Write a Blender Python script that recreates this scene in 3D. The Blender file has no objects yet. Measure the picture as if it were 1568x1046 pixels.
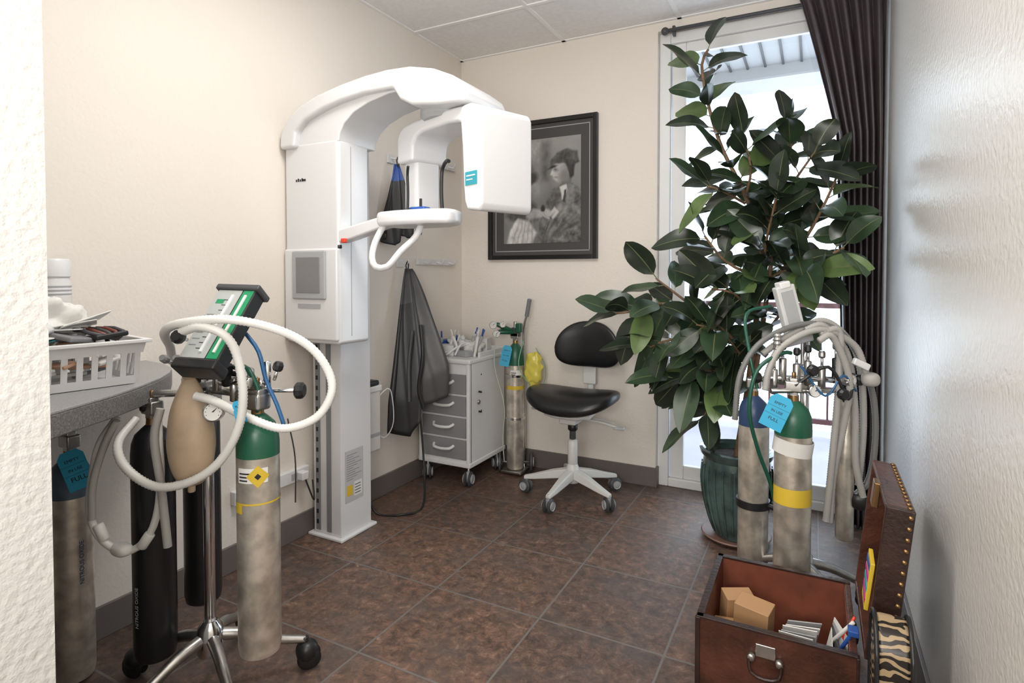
import bpy, bmesh, math, random
from mathutils import Matrix, Vector, Euler, noise
random.seed(7)
R=math.radians
XF=Matrix.Identity(4)
SC=bpy.context.scene
COL=SC.collection

# ---------------------------------------------------------------- materials
def nt(name):
    m=bpy.data.materials.new(name); m.use_nodes=True
    t=m.node_tree; b=t.nodes['Principled BSDF']
    return m,t,b
def M(name,col,rough=.5,metal=0,var=0,vscale=8,bump=0,bscale=60,spec=None,coat=0,bdist=.01):
    m,t,b=nt(name)
    b.inputs['Base Color'].default_value=(*col,1); b.inputs['Roughness'].default_value=rough
    b.inputs['Metallic'].default_value=metal
    if spec is not None: b.inputs['Specular IOR Level'].default_value=spec
    if coat: b.inputs['Coat Weight'].default_value=coat; b.inputs['Coat Roughness'].default_value=.1
    tc=t.nodes.new('ShaderNodeTexCoord')
    if var:
        n=t.nodes.new('ShaderNodeTexNoise'); n.inputs['Scale'].default_value=vscale; n.inputs['Detail'].default_value=6
        t.links.new(tc.outputs['Object'],n.inputs['Vector'])
        mx=t.nodes.new('ShaderNodeMix'); mx.data_type='RGBA'
        mx.inputs[6].default_value=(*[c*(1-var) for c in col],1); mx.inputs[7].default_value=(*[min(1,c*(1+var)) for c in col],1)
        rp=t.nodes.new('ShaderNodeValToRGB'); rp.color_ramp.elements[0].position=.35; rp.color_ramp.elements[1].position=.65
        t.links.new(n.outputs['Fac'],rp.inputs[0]); t.links.new(rp.outputs[0],mx.inputs[0])
        t.links.new(mx.outputs[2],b.inputs['Base Color'])
    if bump:
        n2=t.nodes.new('ShaderNodeTexNoise'); n2.inputs['Scale'].default_value=bscale; n2.inputs['Detail'].default_value=3
        t.links.new(tc.outputs['Object'],n2.inputs['Vector'])
        bp=t.nodes.new('ShaderNodeBump'); bp.inputs['Strength'].default_value=bump; bp.inputs['Distance'].default_value=bdist
        t.links.new(n2.outputs['Fac'],bp.inputs['Height']); t.links.new(bp.outputs[0],b.inputs['Normal'])
    return m
def floor_mat():
    m,t,b=nt('slate_tile'); N=t.nodes; L=t.links
    tc=N.new('ShaderNodeTexCoord')
    mp=N.new('ShaderNodeMapping'); mp.inputs['Location'].default_value=(.435+.457*20,-2.38+.457*20,0)
    L.new(tc.outputs['Object'],mp.inputs[0])
    br=N.new('ShaderNodeTexBrick'); br.offset=0; br.squash=1
    br.inputs['Scale'].default_value=1; br.inputs['Brick Width'].default_value=.457; br.inputs['Row Height'].default_value=.457
    br.inputs['Mortar Size'].default_value=.0045; br.inputs['Mortar Smooth'].default_value=.15
    br.inputs['Color1'].default_value=(.78,.80,.84,1); br.inputs['Color2'].default_value=(1.15,1.07,1,1)
    L.new(mp.outputs[0],br.inputs['Vector'])
    n1=N.new('ShaderNodeTexNoise'); n1.inputs['Scale'].default_value=22; n1.inputs['Detail'].default_value=14; n1.inputs['Roughness'].default_value=.82; n1.inputs['Distortion'].default_value=.4
    L.new(tc.outputs['Object'],n1.inputs['Vector'])
    r1=N.new('ShaderNodeValToRGB'); e=r1.color_ramp.elements
    e[0].position=.34; e[0].color=(.034,.026,.023,1); e[1].position=.68; e[1].color=(.38,.27,.21,1)
    a=r1.color_ramp.elements.new(.46); a.color=(.100,.064,.050,1)
    a=r1.color_ramp.elements.new(.56); a.color=(.185,.112,.080,1)
    L.new(n1.outputs['Fac'],r1.inputs[0])
    n2=N.new('ShaderNodeTexNoise'); n2.inputs['Scale'].default_value=6; n2.inputs['Detail'].default_value=10; n2.inputs['Roughness'].default_value=.7
    mp2=N.new('ShaderNodeMapping'); mp2.inputs['Location'].default_value=(5,3,1); L.new(tc.outputs['Object'],mp2.inputs[0]); L.new(mp2.outputs[0],n2.inputs['Vector'])
    r2=N.new('ShaderNodeValToRGB'); r2.color_ramp.elements[0].position=.45; r2.color_ramp.elements[1].position=.64; r2.color_ramp.elements[1].color=(.6,.6,.6,1)
    L.new(n2.outputs['Fac'],r2.inputs[0])
    mx=N.new('ShaderNodeMix'); mx.data_type='RGBA'; L.new(r2.outputs[0],mx.inputs[0]); L.new(r1.outputs[0],mx.inputs[6]); mx.inputs[7].default_value=(.095,.085,.082,1)
    ml=N.new('ShaderNodeMix'); ml.data_type='RGBA'; ml.blend_type='MULTIPLY'; ml.inputs[0].default_value=1
    L.new(mx.outputs[2],ml.inputs[6]); L.new(br.outputs['Color'],ml.inputs[7])
    mg=N.new('ShaderNodeMix'); mg.data_type='RGBA'; L.new(br.outputs['Fac'],mg.inputs[0]); L.new(ml.outputs[2],mg.inputs[6]); mg.inputs[7].default_value=(.16,.142,.132,1)
    L.new(mg.outputs[2],b.inputs['Base Color'])
    b.inputs['Roughness'].default_value=.38
    sb=N.new('ShaderNodeMath'); sb.operation='SUBTRACT'; L.new(n1.outputs['Fac'],sb.inputs[0]); L.new(br.outputs['Fac'],sb.inputs[1])
    bp=N.new('ShaderNodeBump'); bp.inputs['Strength'].default_value=.45; bp.inputs['Distance'].default_value=.006
    L.new(sb.outputs[0],bp.inputs['Height']); L.new(bp.outputs[0],b.inputs['Normal'])
    return m
def zebra_mat():
    m,t,b=nt('gold_zebra_print'); N=t.nodes; L=t.links
    tc=N.new('ShaderNodeTexCoord'); w=N.new('ShaderNodeTexWave'); w.bands_direction='Z'; w.inputs['Scale'].default_value=17; w.inputs['Distortion'].default_value=7; w.inputs['Detail'].default_value=1.5; w.inputs['Detail Scale'].default_value=1.6
    mp=N.new('ShaderNodeMapping'); mp.inputs['Rotation'].default_value=(R(25),0,0); L.new(tc.outputs['Object'],mp.inputs[0])
    L.new(mp.outputs[0],w.inputs['Vector']); r=N.new('ShaderNodeValToRGB'); r.color_ramp.elements[0].position=.56; r.color_ramp.elements[1].position=.62
    r.color_ramp.elements[0].color=(.015,.011,.009,1); r.color_ramp.elements[1].color=(.36,.26,.15,1)
    L.new(w.outputs['Fac'],r.inputs[0]); L.new(r.outputs[0],b.inputs['Base Color']); b.inputs['Roughness'].default_value=.35
    return m

CREAM=(.80,.74,.672)
WALL=M('wall_paint',CREAM,.6,bump=.35,bscale=70,bdist=.004,spec=.3)
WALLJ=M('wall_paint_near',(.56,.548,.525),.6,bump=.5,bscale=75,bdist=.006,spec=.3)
WALLR=M('wall_paint_satin',(.72,.695,.655),.30,bump=.45,bscale=60,bdist=.005,spec=.7)
FLOOR=floor_mat()
CEIL=M('ceiling_tile',(.84,.82,.80),.9,bump=.5,bscale=160,bdist=.003,var=.03,vscale=40)
GRID=M('ceiling_grid_metal',(.88,.87,.85),.5)
BASE=M('baseboard_rubber',(.15,.13,.122),.5)
VINYL=M('white_vinyl',(.80,.80,.80),.35)
WHITE=M('white_enamel',(.70,.70,.71),.28,coat=.3)
WHITE2=M('white_plastic',(.72,.72,.72),.4)
OFFW=M('offwhite_plastic',(.66,.64,.60),.45)
LGREY=M('light_grey_plastic',(.38,.39,.40),.4)
DRAW=M('drawer_grey',(.24,.24,.25),.4)
GREY=M('grey_plastic',(.22,.22,.23),.45)
DGREY=M('dark_grey',(.06,.06,.065),.5)
BLACK=M('black_plastic',(.012,.012,.013),.4)
VINYLB=M('black_vinyl',(.010,.010,.011),.33,bump=.15,bscale=200,bdist=.002)
CHROME=M('chrome',(.75,.75,.76),.12,1)
STEEL=M('brushed_steel',(.50,.49,.47),.32,1,var=.12,vscale=30)
ALU=M('aluminium_cylinder',(.64,.59,.51),.36,.72,var=.28,vscale=18,bump=.1,bscale=30)
TANKBLK=M('black_cylinder_paint',(.012,.012,.014),.3)
GREEN=M('green_paint',(.015,.10,.055),.35)
BLUEP=M('blue_paint',(.03,.06,.14),.35)
SLATE=M('slate_blue_paint',(.09,.13,.17),.4,var=.2,vscale=14)
YEL=M('yellow_tape',(.66,.46,.04),.5)
TAGB=M('blue_tag',(.03,.38,.62),.5)
INK=M('ink',(.01,.01,.012),.6)
PAPER=M('paper_label',(.74,.73,.70),.6)
RUBBERW=M('white_hose',(.70,.69,.66),.4)
RUBBERG=M('grey_hose',(.37,.36,.34),.45)
GHOSE=M('green_hose',(.01,.08,.05),.35)
BHOSE=M('blue_hose',(.02,.10,.24),.35)
BAG=M('tan_rubber_bag',(.46,.345,.235),.5,var=.10,vscale=12)
TEAL=M('teal_label',(.02,.30,.38),.4)
RED=M('red_button',(.7,.05,.02),.4)
BLUEC=M('blue_plastic',(.02,.08,.33),.4)
LAM=M('counter_laminate',(.17,.165,.165),.45,var=.35,vscale=220)
LAMT=M('counter_top',(.30,.295,.295),.4,var=.15,vscale=200)
LEAF=M('ficus_leaf',(.028,.052,.026),.30,var=.45,vscale=5,spec=.5)
LEAF2=M('ficus_leaf_young',(.095,.15,.05),.33,var=.3,vscale=6)
LEAF3=M('ficus_leaf_dark',(.020,.030,.018),.28,var=.35,vscale=6)
RIB=M('leaf_midrib',(.11,.125,.055),.4)
BARK=M('ficus_bark',(.17,.10,.055),.7,var=.3,vscale=30)
POT=M('glazed_pot_teal',(.05,.085,.08),.15,var=.6,vscale=8,coat=.6)
SOIL=M('soil',(.03,.02,.015),.95,bump=.6,bscale=60)
CURT=M('curtain_satin',(.072,.057,.063),.38,var=.12,vscale=4)
LEATH=M('trunk_leather',(.070,.023,.013),.36,var=.4,vscale=10,bump=.2,bscale=70)
LEATHD=M('trunk_leather_dark',(.028,.012,.009),.4,var=.3,vscale=10,bump=.2,bscale=70)
TRIN=M('trunk_lining',(.15,.040,.020),.55,var=.25,vscale=12)
BRASS=M('aged_brass',(.30,.18,.08),.35,.9)
CARD=M('cardboard',(.42,.24,.115),.7)
APR=M('lead_apron_vinyl',(.060,.058,.060),.40,var=.15,vscale=7)
APR2=M('lead_apron_dark',(.018,.018,.020),.42)
CONC=M('balcony_concrete',(.42,.40,.44),.8,var=.08,vscale=3)
RAIL=M('railing_paint',(.10,.035,.035),.5)
SOFF=M('soffit_panel',(.40,.40,.40),.6)
FRAMEB=M('black_frame',(.010,.010,.010),.25)
MAT_=M('picture_mat',(.065,.062,.062),.8)
ZEB=zebra_mat()
GLASS,_t,_b=nt('window_glass')
for n in list(_t.nodes):
    if n.type!='OUTPUT_MATERIAL': _t.nodes.remove(n)
_o=[n for n in _t.nodes if n.type=='OUTPUT_MATERIAL'][0]
_tr=_t.nodes.new('ShaderNodeBsdfTransparent'); _gl=_t.nodes.new('ShaderNodeBsdfGlossy'); _gl.inputs['Roughness'].default_value=.02
_ms=_t.nodes.new('ShaderNodeMixShader'); _ms.inputs[0].default_value=.05
_t.links.new(_tr.outputs[0],_ms.inputs[1]); _t.links.new(_gl.outputs[0],_ms.inputs[2]); _t.links.new(_ms.outputs[0],_o.inputs['Surface'])

# ---------------------------------------------------------------- builders
class Grp:
    def __init__(s,name,loc=(0,0,0)):
        s.e=bpy.data.objects.new(name,None); s.e.location=loc; s.e.empty_display_size=.1; COL.objects.link(s.e); s.loc=Vector(loc)
    def add(s,o):
        o.parent=s.e; o.location=-s.loc; return o
def finish(name,bm,mats,par=None,bevel=0,seg=3,smooth=True,ang=35):
    global XF
    if bevel:
        bmesh.ops.recalc_face_normals(bm,faces=bm.faces[:])
        ed=[e for e in bm.edges if len(e.link_faces)==2 and e.calc_face_angle(0)>R(30)]
        bmesh.ops.bevel(bm,geom=ed,offset=bevel,segments=seg,affect='EDGES',profile=.5,clamp_overlap=True)
    bm.transform(XF)
    bmesh.ops.recalc_face_normals(bm,faces=bm.faces[:])
    me=bpy.data.meshes.new(name); bm.to_mesh(me); bm.free()
    if not isinstance(mats,(list,tuple)): mats=[mats]
    for m in mats: me.materials.append(m)
    if smooth:
        me.shade_smooth()
        try: me.set_sharp_from_angle(angle=R(ang))
        except Exception: pass
    o=bpy.data.objects.new(name,me); COL.objects.link(o)
    if bevel:
        w=o.modifiers.new('wn','WEIGHTED_NORMAL'); w.keep_sharp=True
    if par: par.add(o)
    return o
def box(name,x0,x1,y0,y1,z0,z1,mat,par=None,bevel=0,seg=3,rot=None):
    bm=bmesh.new(); bmesh.ops.create_cube(bm,size=1)
    c=Vector(((x0+x1)/2,(y0+y1)/2,(z0+z1)/2))
    m=Matrix.Translation(c)
    if rot: m=m@Euler([R(a) for a in rot]).to_matrix().to_4x4()
    m=m@Matrix.Diagonal((abs(x1-x0),abs(y1-y0),abs(z1-z0),1))
    bm.transform(m)
    return finish(name,bm,mat,par,bevel,seg,smooth=bool(bevel))
def poly(name,verts,faces,mats,par=None,idx=None,smooth=False,ang=35,bevel=0):
    bm=bmesh.new(); vs=[bm.verts.new(v) for v in verts]
    for i,f in enumerate(faces):
        try:
            fc=bm.faces.new([vs[k] for k in f])
            if idx: fc.material_index=idx[i]
        except ValueError: pass
    return finish(name,bm,mats,par,bevel,3,smooth,ang)
def prism(name,pts,axis,a0,a1,mat,par=None,bevel=0,seg=3):
    def mk(p,a):
        if axis=='y': return (p[0],a,p[1])
        if axis=='z': return (p[0],p[1],a)
        return (a,p[0],p[1])
    n=len(pts); v=[mk(p,a0) for p in pts]+[mk(p,a1) for p in pts]
    f=[list(range(n)),list(range(2*n-1,n-1,-1))]+[[i,(i+1)%n,n+(i+1)%n,n+i] for i in range(n)]
    return poly(name,v,f,mat,par,smooth=True,ang=32,bevel=bevel)
def lathe(name,prof,mats,par=None,c=(0,0,0),n=28,idx=None,M4=None,ang=40):
    bm=bmesh.new(); rings=[]
    for r,z in prof:
        if r<1e-5: rings.append([bm.verts.new((0,0,z))])
        else: rings.append([bm.verts.new((r*math.cos(2*math.pi*i/n),r*math.sin(2*math.pi*i/n),z)) for i in range(n)])
    for k in range(len(rings)-1):
        a,b=rings[k],rings[k+1]
        for i in range(n):
            j=(i+1)%n
            if len(a)==1 and len(b)==1: continue
            if len(a)==1: f=bm.faces.new((a[0],b[j],b[i]))
            elif len(b)==1: f=bm.faces.new((a[i],a[j],b[0]))
            else: f=bm.faces.new((a[i],a[j],b[j],b[i]))
            if idx: f.material_index=idx[k]
    m=Matrix.Translation(c)
    if M4 is not None: m=m@M4
    bm.transform(m)
    return finish(name,bm,mats,par,smooth=True,ang=ang)
def zto(d):
    return Vector((0,0,1)).rotation_difference(Vector(d).normalized()).to_matrix().to_4x4()
def rod(name,p0,p1,r,mat,par=None,n=16,r1=None,cap=.0):
    p0=Vector(p0);p1=Vector(p1); L=(p1-p0).length; r1=r if r1 is None else r1
    e=min(r,r1)*.25
    return lathe(name,[(0,0),(r-e,0),(r,e),(r1,L-e),(r1-e,L),(0,L)],mat,par,c=p0,n=n,M4=zto(p1-p0),ang=50)
def catmull(pts,res):
    P=[Vector(p) for p in pts]; P=[2*P[0]-P[1]]+P+[2*P[-1]-P[-2]]; out=[]
    for i in range(1,len(P)-2):
        seg=max(2,int((P[i+1]-P[i]).length/res))
        for k in range(seg):
            t=k/seg; a,b,c,d=P[i-1],P[i],P[i+1],P[i+2]
            out.append(.5*((2*b)+(-a+c)*t+(2*a-5*b+4*c-d)*t*t+(-a+3*b-3*c+d)*t**3))
    out.append(P[-2]); return out
def tube(name,pts,r,mat,par=None,n=10,res=.02,corr=False,r1=None,smoothpath=True):
    if corr: res=.0045
    P=catmull(pts,res) if smoothpath else [Vector(p) for p in pts]
    bm=bmesh.new(); rings=[]; T=(P[1]-P[0]).normalized()
    up=Vector((0,0,1)) if abs(T.z)<.9 else Vector((1,0,0))
    u=T.cross(up).normalized()
    for i,p in enumerate(P):
        Tn=(P[min(i+1,len(P)-1)]-P[max(i-1,0)]).normalized()
        u=(u-Tn*u.dot(Tn)).normalized(); v=Tn.cross(u)
        rr=r if r1 is None else r+(r1-r)*i/(len(P)-1)
        if corr: rr*=1.07 if i%2 else .93
        rings.append([bm.verts.new(p+rr*(math.cos(2*math.pi*k/n)*u+math.sin(2*math.pi*k/n)*v)) for k in range(n)])
    for a,b in zip(rings,rings[1:]):
        for k in range(n): bm.faces.new((a[k],a[(k+1)%n],b[(k+1)%n],b[k]))
    bm.faces.new(rings[0][::-1]); bm.faces.new(rings[-1])
    return finish(name,bm,mat,par,smooth=True,ang=80)
def sgn(a,e): return math.copysign(abs(a)**e,a)
def sellip(name,c,rad,mat,par=None,e1=.5,e2=.6,n=32,m=16,fn=None):
    v=[];f=[]
    for i in range(m+1):
        ph=-math.pi/2+math.pi*i/m
        for j in range(n):
            th=2*math.pi*j/n
            p=Vector((rad[0]*sgn(math.cos(ph),e1)*sgn(math.cos(th),e2),rad[1]*sgn(math.cos(ph),e1)*sgn(math.sin(th),e2),rad[2]*sgn(math.sin(ph),e1)))
            if fn: p=fn(p)
            v.append(p+Vector(c))
    for i in range(m):
        for j in range(n):
            f.append((i*n+j,i*n+(j+1)%n,(i+1)*n+(j+1)%n,(i+1)*n+j))
    bm=bmesh.new(); vs=[bm.verts.new(p) for p in v]
    for q in f: bm.faces.new([vs[k] for k in q])
    bmesh.ops.remove_doubles(bm,verts=bm.verts[:],dist=1e-5)
    return finish(name,bm,mat,par,smooth=True,ang=80)
def patch(name,cx,cy,r,a0,a1,z0,z1,mat,par=None,n=10):
    v=[];f=[]
    for i in range(n+1):
        a=R(a0+(a1-a0)*i/n)
        v+= [(cx+r*math.cos(a),cy+r*math.sin(a),z0),(cx+r*math.cos(a),cy+r*math.sin(a),z1)]
    for i in range(n): f.append((2*i,2*i+2,2*i+3,2*i+1))
    return poly(name,v,f,mat,par,smooth=True)
def text(name,s,size,M4,mat,par=None):
    cu=bpy.data.curves.new(name,'FONT'); cu.body=s; cu.size=size; cu.extrude=.0003; cu.align_x='CENTER'; cu.align_y='CENTER'
    o=bpy.data.objects.new(name,cu); cu.materials.append(mat); COL.objects.link(o)
    bpy.context.view_layer.update()
    me=bpy.data.meshes.new_from_object(o); bpy.data.objects.remove(o)
    me.transform(XF@M4); o=bpy.data.objects.new(name,me); COL.objects.link(o)
    if par: par.add(o)
    return o
RV=Vector((.886,.463,0)); FV=Vector((-.463,.886,0)); UP=Vector((0,0,1))
def basis(x,y,z,c):
    m=Matrix((x,y,z)).transposed().to_4x4(); m.translation=Vector(c); return m

# ---------------------------------------------------------------- room shell
H=2.74; XL=-2.2; XR=.30; YB=3.45
box('floor',-2.4,.5,-1.7,3.58,-.1,0,FLOOR)
box('ceiling',-2.4,.5,-1.7,3.6,H,H+.1,CEIL)
box('wall_left',XL-.12,XL,-1.7,3.6,0,H,WALL)
box('wall_right',XR,XR+.12,-1.7,3.6,0,H,WALLR)
g=Grp('wall_back',(-1.5,YB,0))
box('panel',XL,-.84,YB,YB+.14,0,H,WALL,g)
box('header',-.84,XR,YB,YB+.14,2.685,H,WALL,g)
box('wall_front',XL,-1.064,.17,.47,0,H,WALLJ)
box('wall_hall',XL,XR,-1.7,-1.6,0,H,WALL)
g=Grp('trim_1',(-1,3,H))
for x in (-1.43,-.715,0.0): box('grid_tee_long',x-.012,x+.012,.5,YB,H-.006,H,GRID,g)
for y in (2.9,2.29,1.68,1.07): box('grid_tee_cross',XL,XR,y-.012,y+.012,H-.0065,H,GRID,g)
box('wall_angle_left',XL,XL+.022,.5,YB,H-.006,H+.0,GRID,g); box('wall_angle_back',XL,XR,YB-.022,YB,H-.006,H,GRID,g)
box('baseboard_left',XL,XL+.012,.47,YB,0,.115,BASE,bevel=.003)
box('baseboard_back',XL+.012,-.838,YB-.012,YB,0,.115,BASE,bevel=.003)
box('baseboard_back.001',-.84,-.828,YB-.012,YB+.045,0,.115,BASE,bevel=.003)
box('baseboard_right',XR-.012,XR,.2,YB,0,.115,BASE,bevel=.003)
g=Grp('added_light_fixture',(-.95,1.37,H-.02))  # out-of-view frame, made up to hold the added ceiling lamp
for a in ((-1.42,-.73,1.08,1.11),(-1.42,-.73,1.64,1.67),(-1.42,-1.39,1.11,1.64),(-.76,-.73,1.11,1.64)):
    box('rim',*a,H-.03,H-.007,WHITE2,g)

# window
g=Grp('window_1',(-.27,YB+.06,0))
def fr(n,x0,x1,z0,z1,y0=YB+.045,y1=YB+.11,b=.006): box(n,x0,x1,y0,y1,z0,z1,VINYL,g,b)
fr('jamb_left',-.84,-.775,0,2.685); fr('jamb_right',.24,.30,0,2.685); fr('head',-.775,.24,2.62,2.685); fr('sill',-.775,.24,0,.05)
fr('sash_left',-.77,-.69,.05,2.62,YB+.065,YB+.10); fr('sash_right',.16,.24,.05,2.62,YB+.065,YB+.10)
fr('sash_top',-.69,.16,2.56,2.62,YB+.065,YB+.10); fr('sash_bottom',-.69,.16,.05,.13,YB+.065,YB+.10)
box('glass',-.69,.16,YB+.08,YB+.086,.13,2.56,GLASS,g)
box('balcony_floor',-6,8,3.6,5.4,-.12,-.02,CONC)
g=Grp('balcony_soffit',(0,4.2,2.8))
box('panel',-5,6,3.6,4.75,2.80,2.85,SOFF,g)
for i in range(74): box('groove',-3+i*.12,-2.985+i*.12,3.6,4.75,2.790,2.80,DGREY,g)
box('beam',-5,6,4.75,4.85,2.62,2.88,VINYL,g); box('beam_inner',-5,6,4.70,4.75,2.72,2.80,SOFF,g)
g=Grp('balcony_railing',(0,5.2,0))
for z in (.10,.36,1.02): box('rail',-5,8,5.18,5.22,z-.02,z+.02,RAIL,g)
for i in range(66): box('picket',-3+i*.14,-2.985+i*.14,5.19,5.21,.10,.36,RAIL,g)
for i in range(8): box('post',-4+i*1.5,-3.95+i*1.5,5.17,5.23,-.02,1.04,RAIL,g)
g=Grp('curtain_rod',(-.3,3.41,2.67))
rod('pole',(-.775,3.412,2.665),(.29,3.412,2.665),.011,DGREY,g); sellip('finial',(-.79,3.412,2.665),(.022,.022,.022),DGREY,g,1,1)
box('bracket',-.75,-.735,3.415,3.45,2.64,2.69,DGREY,g)
NX=130;NZ=40; v=[];f=[]
def cleft(z):
    if z>1.95: t=(2.70-z)/.75; return -.105+.185*t**.9
    return .08+.03*min(1,(1.95-z)/1)
for j in range(NZ+1):
    z=.01+(2.70-.01)*j/NZ; l=cleft(z)
    for i in range(NX+1):
        s=i/NX; w=.028*math.sin(s*2*math.pi*7.5+.3*math.sin(z*2))*(.65+.35*min(1,(2.7-z)))+.006*math.sin(s*31+z)
        v.append((l+(.285-l)*s,3.345+w,z))
for j in range(NZ):
    for i in range(NX): a=j*(NX+1)+i; f.append((a,a+1,a+NX+2,a+NX+1))
o=poly('curtain',v,f,CURT,smooth=True,ang=180)
md=o.modifiers.new('s','SOLIDIFY'); md.thickness=.003

# ---------------------------------------------------------------- dental xray machine
g=Grp('panoramic_xray_machine',(-2.0,2.1,0))
box('column',-2.165,-1.985,2.05,2.26,.012,1.97,WHITE,g,.006)
box('floor_plate',-2.185,-1.965,2.03,2.28,0,.014,WHITE2,g,.004)
for x in (-2.145,-2.075): box('guide_slot',x,x+.028,2.046,2.0505,.03,1.2,GREY,g)
for i in range(22): box('slot_hole',-2.14,-2.128,2.0445,2.0462,.06+i*.05,.08+i*.05,BLACK,g)
box('carriage',-2.192,-1.858,1.915,2.115,.955,1.865,WHITE,g,.018,4)
box('carriage_seam',-1.8585,-1.857,1.99,1.994,.99,1.84,LGREY,g)
box('lower_cover',-2.190,-1.862,1.906,1.95,.97,1.385,WHITE,g,.012)
box('screen_bezel',-2.13,-1.925,1.896,1.912,1.155,1.375,LGREY,g,.008)
box('screen',-2.10,-1.955,1.893,1.8975,1.185,1.345,M('lcd_screen',(.20,.20,.20),.15),g,.002)
for i in range(4): box('icon',-2.115+i*.012,-2.109+i*.012,1.9125,1.9155,1.69,1.70+.004*(i%2),BLACK,g)
box('button',-2.07,-2.055,1.912,1.9155,1.69,1.70,BLACK,g)
box('brand_strip',-2.10,-1.96,1.9035,1.9065,1.115,1.135,LGREY,g)
arm=[(-2.192,1.84),(-2.185,1.91),(-2.14,1.975),(-2.06,2.025),(-1.95,2.058),(-1.82,2.082),(-1.69,2.098),(-1.57,2.105),(-1.45,2.10),(-1.34,2.075),(-1.25,2.035),(-1.19,1.99),(-1.17,1.95),(-1.20,1.925),(-1.32,1.93),(-1.44,1.945),(-1.50,1.975),(-1.535,2.025),(-1.69,2.025),(-1.82,2.010),(-1.92,1.990),(-2.03,1.955),(-2.085,1.91),(-2.10,1.84)]
prism('overhead_arm',arm,'y',1.885,2.20,WHITE,g,bevel=.016)
prism('arm_web',[(-2.19,1.85),(-1.86,1.85),(-1.852,1.885),(-1.825,1.925),(-1.77,1.965),(-1.69,1.995),(-1.58,2.018),(-1.50,2.02),(-1.50,2.06),(-1.8,2.06),(-2.03,2.0),(-2.15,1.93)],'y',1.918,2.16,WHITE,g,bevel=.006)
lathe('rotation_hub',[(0,1.91),(.10,1.91),(.115,1.925),(.115,1.99),(0,1.99)],LGREY,g,c=(-1.38,2.06,0),n=40)
XF=Matrix.Translation((-1.38,2.08,0))@Matrix.Rotation(R(-21),4,'Z')
br=[(-.285,1.76),(-.285,1.87),(-.265,1.905),(-.22,1.925),(-.12,1.93),(.10,1.93),(.22,1.92),(.31,1.895),(.33,1.86),(.33,1.80),(.24,1.79),(.225,1.835),(.18,1.862),(.10,1.872),(-.08,1.872),(-.13,1.86),(-.155,1.83),(-.16,1.76)]
prism('rotating_bridge',br,'y',-.095,.095,WHITE,g,bevel=.016)
th=[(.235,1.88),(.25,1.905),(.30,1.905),(.355,1.885),(.368,1.86),(.368,1.52),(.355,1.50),(.28,1.51),(.265,1.54),(.258,1.6),(.25,1.75)]
prism('tube_head',th,'y',-.128,.128,WHITE,g,bevel=.018)
box('tube_label',.275,.345,-.1305,-.1285,1.60,1.65,TEAL,g)
box('label_text',.283,.335,-.1315,-.1304,1.632,1.637,WHITE2,g);box('label_text2',.283,.32,-.1315,-.1304,1.618,1.622,WHITE2,g)
box('sensor_head',-.275,-.17,-.065,.065,1.55,1.80,WHITE,g,.02,4)
XF=Matrix.Identity(4)
prism('chinrest_arm',[(-1.92,1.395),(-1.92,1.455),(-1.85,1.47),(-1.62,1.515),(-1.54,1.52),(-1.54,1.47),(-1.62,1.465),(-1.80,1.42)],'y',1.92,1.985,WHITE,g,bevel=.01)
prism('chinrest_tray',[(-1.62,1.90),(-1.60,1.86),(-1.5,1.84),(-1.34,1.845),(-1.26,1.88),(-1.25,1.93),(-1.27,2.0),(-1.36,2.06),(-1.5,2.07),(-1.60,2.02)],'z',1.465,1.525,WHITE,g,bevel=.018)
tube('patient_handle',[(-1.585,1.90,1.485),(-1.605,1.86,1.40),(-1.605,1.84,1.335),(-1.575,1.83,1.298),(-1.52,1.835,1.30),(-1.475,1.86,1.36),(-1.43,1.9,1.42),(-1.42,1.93,1.485)],.0135,WHITE,g,n=12)
tube('temple_rod_a',[(-1.47,1.90,1.52),(-1.468,1.90,1.60),(-1.47,1.90,1.67),(-1.455,1.885,1.70)],.006,BLACK,g)
tube('temple_rod_b',[(-1.30,1.90,1.50),(-1.305,1.90,1.60),(-1.30,1.90,1.68),(-1.27,1.885,1.705),(-1.25,1.87,1.70)],.0075,BLACK,g)
box('chin_cup',-1.49,-1.41,1.93,1.98,1.525,1.545,BLUEC,g,.008); box('bite_post',-1.45,-1.44,1.95,1.96,1.54,1.58,BLACK,g,.003)
box('blue_knob',-1.46,-1.44,1.94,1.96,1.43,1.475,BLUEC,g,.006); box('emergency_stop',-1.84,-1.815,1.905,1.925,1.405,1.425,RED,g,.005); rod('stop_cap',(-1.87,1.93,1.38),(-1.87,1.93,1.40),.013,BLACK,g)
LBL=M('silver_label',(.50,.50,.50),.4)
box('info_label',-1.985,-1.9835,2.075,2.20,.17,.42,LBL,g)
for i in range(12): box('label_line',-1.9835,-1.983,2.085,2.13+.055*((i*7)%5)/4,.275+i*.011,.278+i*.011,GREY,g)
box('hazard_label',-1.9835,-1.983,2.085,2.125,.20,.25,YEL,g); box('label_text3',-1.9835,-1.983,2.135,2.19,.19,.26,PAPER,g)
for i in range(4): box('label_line_b',-1.983,-1.9826,2.14,2.18,.20+i*.014,.204+i*.014,DGREY,g)

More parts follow.
